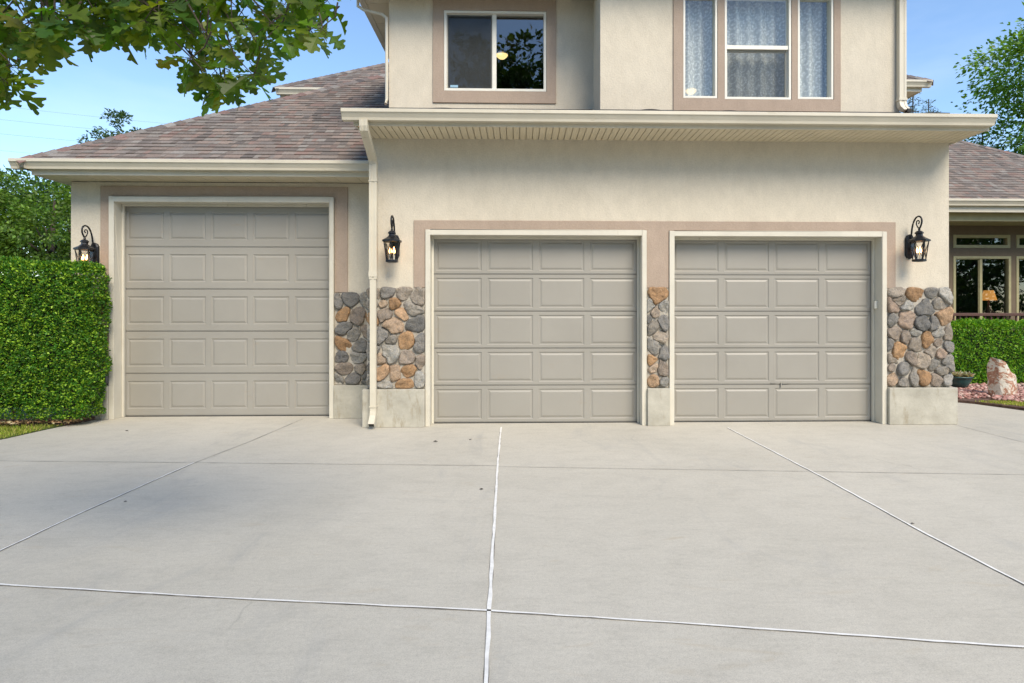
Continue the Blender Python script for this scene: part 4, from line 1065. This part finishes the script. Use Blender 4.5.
# ---- the oak whose twigs hang into the top left of the view
def leaf_shape():
    hf = [(.012,0),(.016,.12),(.05,.17),(.16,.22),(.20,.27),(.15,.32),(.055,.345),(.05,.38),(.11,.43),(.27,.50),(.34,.56),(.30,.62),(.15,.60),(.085,.625),(.10,.67),(.24,.74),(.33,.82),(.27,.875),(.17,.86),(.14,.90),(.13,.965),(.05,1.0)]
    return hf
HF = [(w_*(1 if w_ < .04 else .55 if (i % 6 in (6,)) else 1), l_) for i, (w_, l_) in enumerate(leaf_shape())]
def oakleaf(P, D, Nn, L, W, col, mb):
    D = D.normalized(); S = D.cross(Nn).normalized(); U = S.cross(D); bend = random.uniform(.02, .30); fold = random.uniform(.05, .45); tw = random.uniform(-.25, .25)
    jit = [1+random.uniform(-.22, .22) for _ in HF]
    def pt(w_, l_, sgn):
        x = w_*W*sgn
        return P+D*(l_*L)+S*x+U*(abs(x)*fold-bend*L*l_*l_+tw*x*l_)
    n0 = len(mb.v)
    mids = [0, .18, .36, .5, .62, .8, 1.0]
    for sgn in (1, -1):
        n0 = len(mb.v); pts = [pt(w_*j, l_, sgn) for (w_, l_), j in zip(HF, jit)]+[pt(0, l_, sgn) for l_ in mids[::-1]]
        mb.v += [tuple(p) for p in pts]; idx = list(range(n0, n0+len(pts)))
        # triangulate strips between outline and midrib
        no = len(HF); 
        def near(l_): return min(range(len(mids)), key=lambda i: abs(mids[i]-l_))
        for i in range(no-1):
            a = n0+i; b = n0+i+1; ma = near(HF[i][1]); mbn = near(HF[i+1][1])
            A = n0+no+(len(mids)-1-ma); B = n0+no+(len(mids)-1-mbn)
            f = (a, b, B) if A == B else (a, b, B, A)
            mb.face(f if sgn > 0 else f[::-1], col)
OK = empty('oak_tree', (-5.6, -1.2, 0), 'oak tree whose lobed leaves hang in across the upper left sky', 'tree')
limbs = MB()
def limb(p, r, sc_): limbs.tube(p, r, 10, scale=sc_)
limb([(-5.6,-1.2,-.05),(-5.55,-1.15,1.0),(-5.4,-.9,2.4),(-5.2,-.6,3.6),(-5.0,-.4,5.2),(-4.9,-.3,7.2)], .26, [1.35,1,.9,.75,.5,.2])
limb([(-5.3,-.8,3.0),(-4.4,.6,3.7),(-3.3,1.9,3.75),(-2.2,2.7,3.5),(-1.2,3.0,3.35)], .09, [1,.8,.6,.4,.2])
limb([(-3.3,1.9,3.75),(-2.9,2.6,3.45),(-2.5,3.1,3.25)], .035, [1,.7,.4])
limb([(-2.2,2.7,3.5),(-1.6,2.5,3.3),(-1.0,2.5,3.15)], .03, [1,.7,.4])
limb([(-5.1,-.5,4.2),(-6.4,.6,5.2),(-7.4,1.6,5.8)], .10, [1,.7,.3]); limb([(-5.2,-.6,3.9),(-4.4,-2.2,5.0),(-3.6,-3.4,5.6)], .10, [1,.7,.3]); limb([(-5.0,-.4,5.0),(-3.8,.0,6.2),(-2.8,.6,6.8)], .09, [1,.7,.3])
limbs.build('trunk', M['bark'], OK, smooth=True)
# lower outline of the hanging foliage: (X at ~2.7 m in front, lowest leaf height)
LOW = [(-2.75,2.35),(-2.42,2.37),(-2.28,2.44),(-2.17,2.58),(-2.05,2.69),(-1.9,2.68),(-1.72,2.67),(-1.62,2.69),(-1.52,2.62),(-1.44,2.50),(-1.36,2.40),(-1.28,2.44),(-1.18,2.48),(-1.10,2.62),(-1.0,2.66),(-.88,2.66),(-.80,2.74),(-.74,2.86)]
def lowz(x):
    for (a, z0), (b, z1) in zip(LOW, LOW[1:]):
        if a <= x <= b: return z0+(z1-z0)*(x-a)/(b-a)
    return 3.3
oak = MB(); tw = MB(); YR = 2.72
tips = []
for i in range(330):
    s = random.random(); xr = -2.75+1.89*s; z = lowz(xr)+.08+random.random()**1.1*(2.99-lowz(xr))
    if random.random() < .13: z = lowz(xr)+.07
    if noise.noise(Vector((xr*5.5, z*5.5, 2.2))) < -.28 and z > lowz(xr)+.12: continue
    y = random.uniform(2.4, 3.15); k = y/YR
    tips.append(Vector((xr*k, y, 1.47+(z-1.47)*k)))
for p in tips:
    # twig from above
    a = p+Vector((random.uniform(-.16,.12), random.uniform(-.1,.1), random.uniform(.07,.17)))
    tw.tube([a, a.lerp(p, .5)+Vector((random.uniform(-.02,.02),0,-.01)), p], .0028, 5, scale=[1.3,1,.6])
    tone = random.uniform(.8, 1.2)
    for j in range(random.randint(3, 5)):
        az = random.uniform(0, 2*PI); D = Vector((math.cos(az)*.75, math.sin(az)*.55, random.uniform(-1.0, .15)))
        Nn = Vector((random.uniform(-.6,.6), random.uniform(-1.0,.1), random.uniform(.2,1)))
        L = random.choice((.075,.095,.12,.145)); col = tuple(1.15*c*tone*random.uniform(.85,1.15) for c in random.choice(((.085,.155,.014),(.10,.165,.016),(.07,.135,.02),(.14,.19,.018))))
        st = p+D.normalized()*.012; oakleaf(st, D, Nn, L, L*.95, col, oak)
        tw.tube([p, st+D.normalized()*.01], .0012, 4)
oak.build('foliage', M['leaf_oak'], OK, weld=False); tw.build('twigs', M['bark'], OK)
# rest of the crown, above and behind the viewer
cb = [(-5.4,-1.0,6.2,1.8,1.8,1.1),(-7.2,.2,5.4,1.4,1.4,.9),(-4.6,-3.0,5.5,1.5,1.5,.9),(-6.8,-2.4,5.6,1.6,1.6,1.1)]
Ps = []
for b in cb:
    k = 2200; u = unit(RNG.normal(0, 1, (k, 3))); Ps.append(u*(RNG.uniform(.45, 1, (k, 1))**.5)*np.array(b[3:])+np.array(b[:3]))
P = np.concatenate(Ps); V, F = leaf_quads(P, RNG.normal(0, 1, P.shape)+np.array([0,0,-.4]), np.array([0,0,1.])+RNG.normal(0, .6, P.shape), .15, .10)
npmesh('crown', V, F, leafcols(len(P), (.09,.135,.02), .3), M['leaf_oak'], OK)

# ---- overhead cables
def pole(x, y, h):
    t = empty('utility_pole', (x, y, 0), 'weathered wooden utility pole standing far %s' % ('beyond the left garden trees' if y > 30 else 'left of the driveway'), 'utility pole')
    a = MB(); a.tube([(x,y,-.1),(x,y,h)], .13, 10, scale=[1.1,.8]); a.build('pole', M['bark'], t); a = MB(); a.box(x-.9,x+.9,y-.05,y+.05,h-.7,h-.58); a.build('crossarm', M['bark'], t)
pole(-42, 26, 13.4); pole(-6, 40, 13.6)
for i, (za, zb, off) in enumerate(((12.2,12.3,-.7),(12.7,12.9,.7),(11.3,11.6,0),(10.5,10.6,.2))):
    a = Vector((-42+off, 26, za+.2)); b = Vector((-6+off, 40, zb)); pts = []
    for k in range(21): s = k/20; q = a.lerp(b, s); q.z -= .8*4*s*(1-s); pts.append(q)
    m_ = MB(); m_.tube(pts, .004, 5); o = m_.build('power_line', M['cable'], origin=a)
    tag(o, ('thin overhead cable crossing the sky left of the roof, second from the top', 'thin overhead cable crossing the sky left of the roof, topmost', 'thin overhead cable crossing the sky left of the roof, third down', 'thin overhead cable crossing the sky left of the roof, lowest')[i], 'power line', 'overhead cables')

# ------------------------------------------------------------------ light, world, camera
SUN_EL, SUN_AZ = 44, 156        # azimuth clockwise from +Y
wd = bpy.data.worlds.new('World'); sc.world = wd; wd.use_nodes = True; nt = wd.node_tree
bg = nt.nodes['Background']; sky = nt.nodes.new('ShaderNodeTexSky'); sky.sky_type = 'NISHITA'; sky.sun_disc = False
sky.sun_elevation = math.radians(SUN_EL); sky.sun_rotation = math.radians(SUN_AZ); sky.air_density = 1.15; sky.dust_density = .15; sky.ozone_density = 4.2
tcw = N(nt, 'ShaderNodeTexCoord'); mpw = N(nt, 'ShaderNodeMapping'); mpw.inputs['Scale'].default_value = (1.3, 1.3, 4.2); nt.links.new(tcw.outputs['Generated'], mpw.inputs[0])
cn = N(nt, 'ShaderNodeTexNoise'); cn.inputs['Scale'].default_value = 2.1; cn.inputs['Detail'].default_value = 6; cn.inputs['Roughness'].default_value = .55; nt.links.new(mpw.outputs[0], cn.inputs['Vector'])
cf = ramp(nt, cn.outputs[0], [(.50, g(0)), (.74, g(.13))])
nt.links.new(mixc(nt, sky.outputs[0], (5.2, 5.6, 6.2), cf), bg.inputs[0]); bg.inputs[1].default_value = .135
ld = bpy.data.lights.new('sun', 'SUN'); ld.energy = 2.6; ld.angle = math.radians(31); ld.color = (1, .88, .70)
lo = bpy.data.objects.new('sun', ld); C.objects.link(lo)
az = math.radians(SUN_AZ); el = math.radians(SUN_EL)
dv = Vector((math.sin(az)*math.cos(el), math.cos(az)*math.cos(el), math.sin(el)))
lo.rotation_euler = dv.to_track_quat('Z', 'Y').to_euler(); lo.location = dv*60
cam = bpy.data.cameras.new('camera'); co = bpy.data.objects.new('camera', cam); C.objects.link(co); sc.camera = co
cam.sensor_width = 36; cam.lens = 600/1024*36; cam.clip_start = .05; cam.clip_end = 1500
cam.shift_x = -24/1024; cam.shift_y = -28.5/1024
co.location = (0, 0, 1.47); co.rotation_euler = (math.radians(90), 0, -math.atan(.0276))
vs = sc.view_settings; vs.view_transform = 'Standard'; vs.look = 'None'; vs.gamma = 1; vs.use_curve_mapping = False; vs.exposure = .85
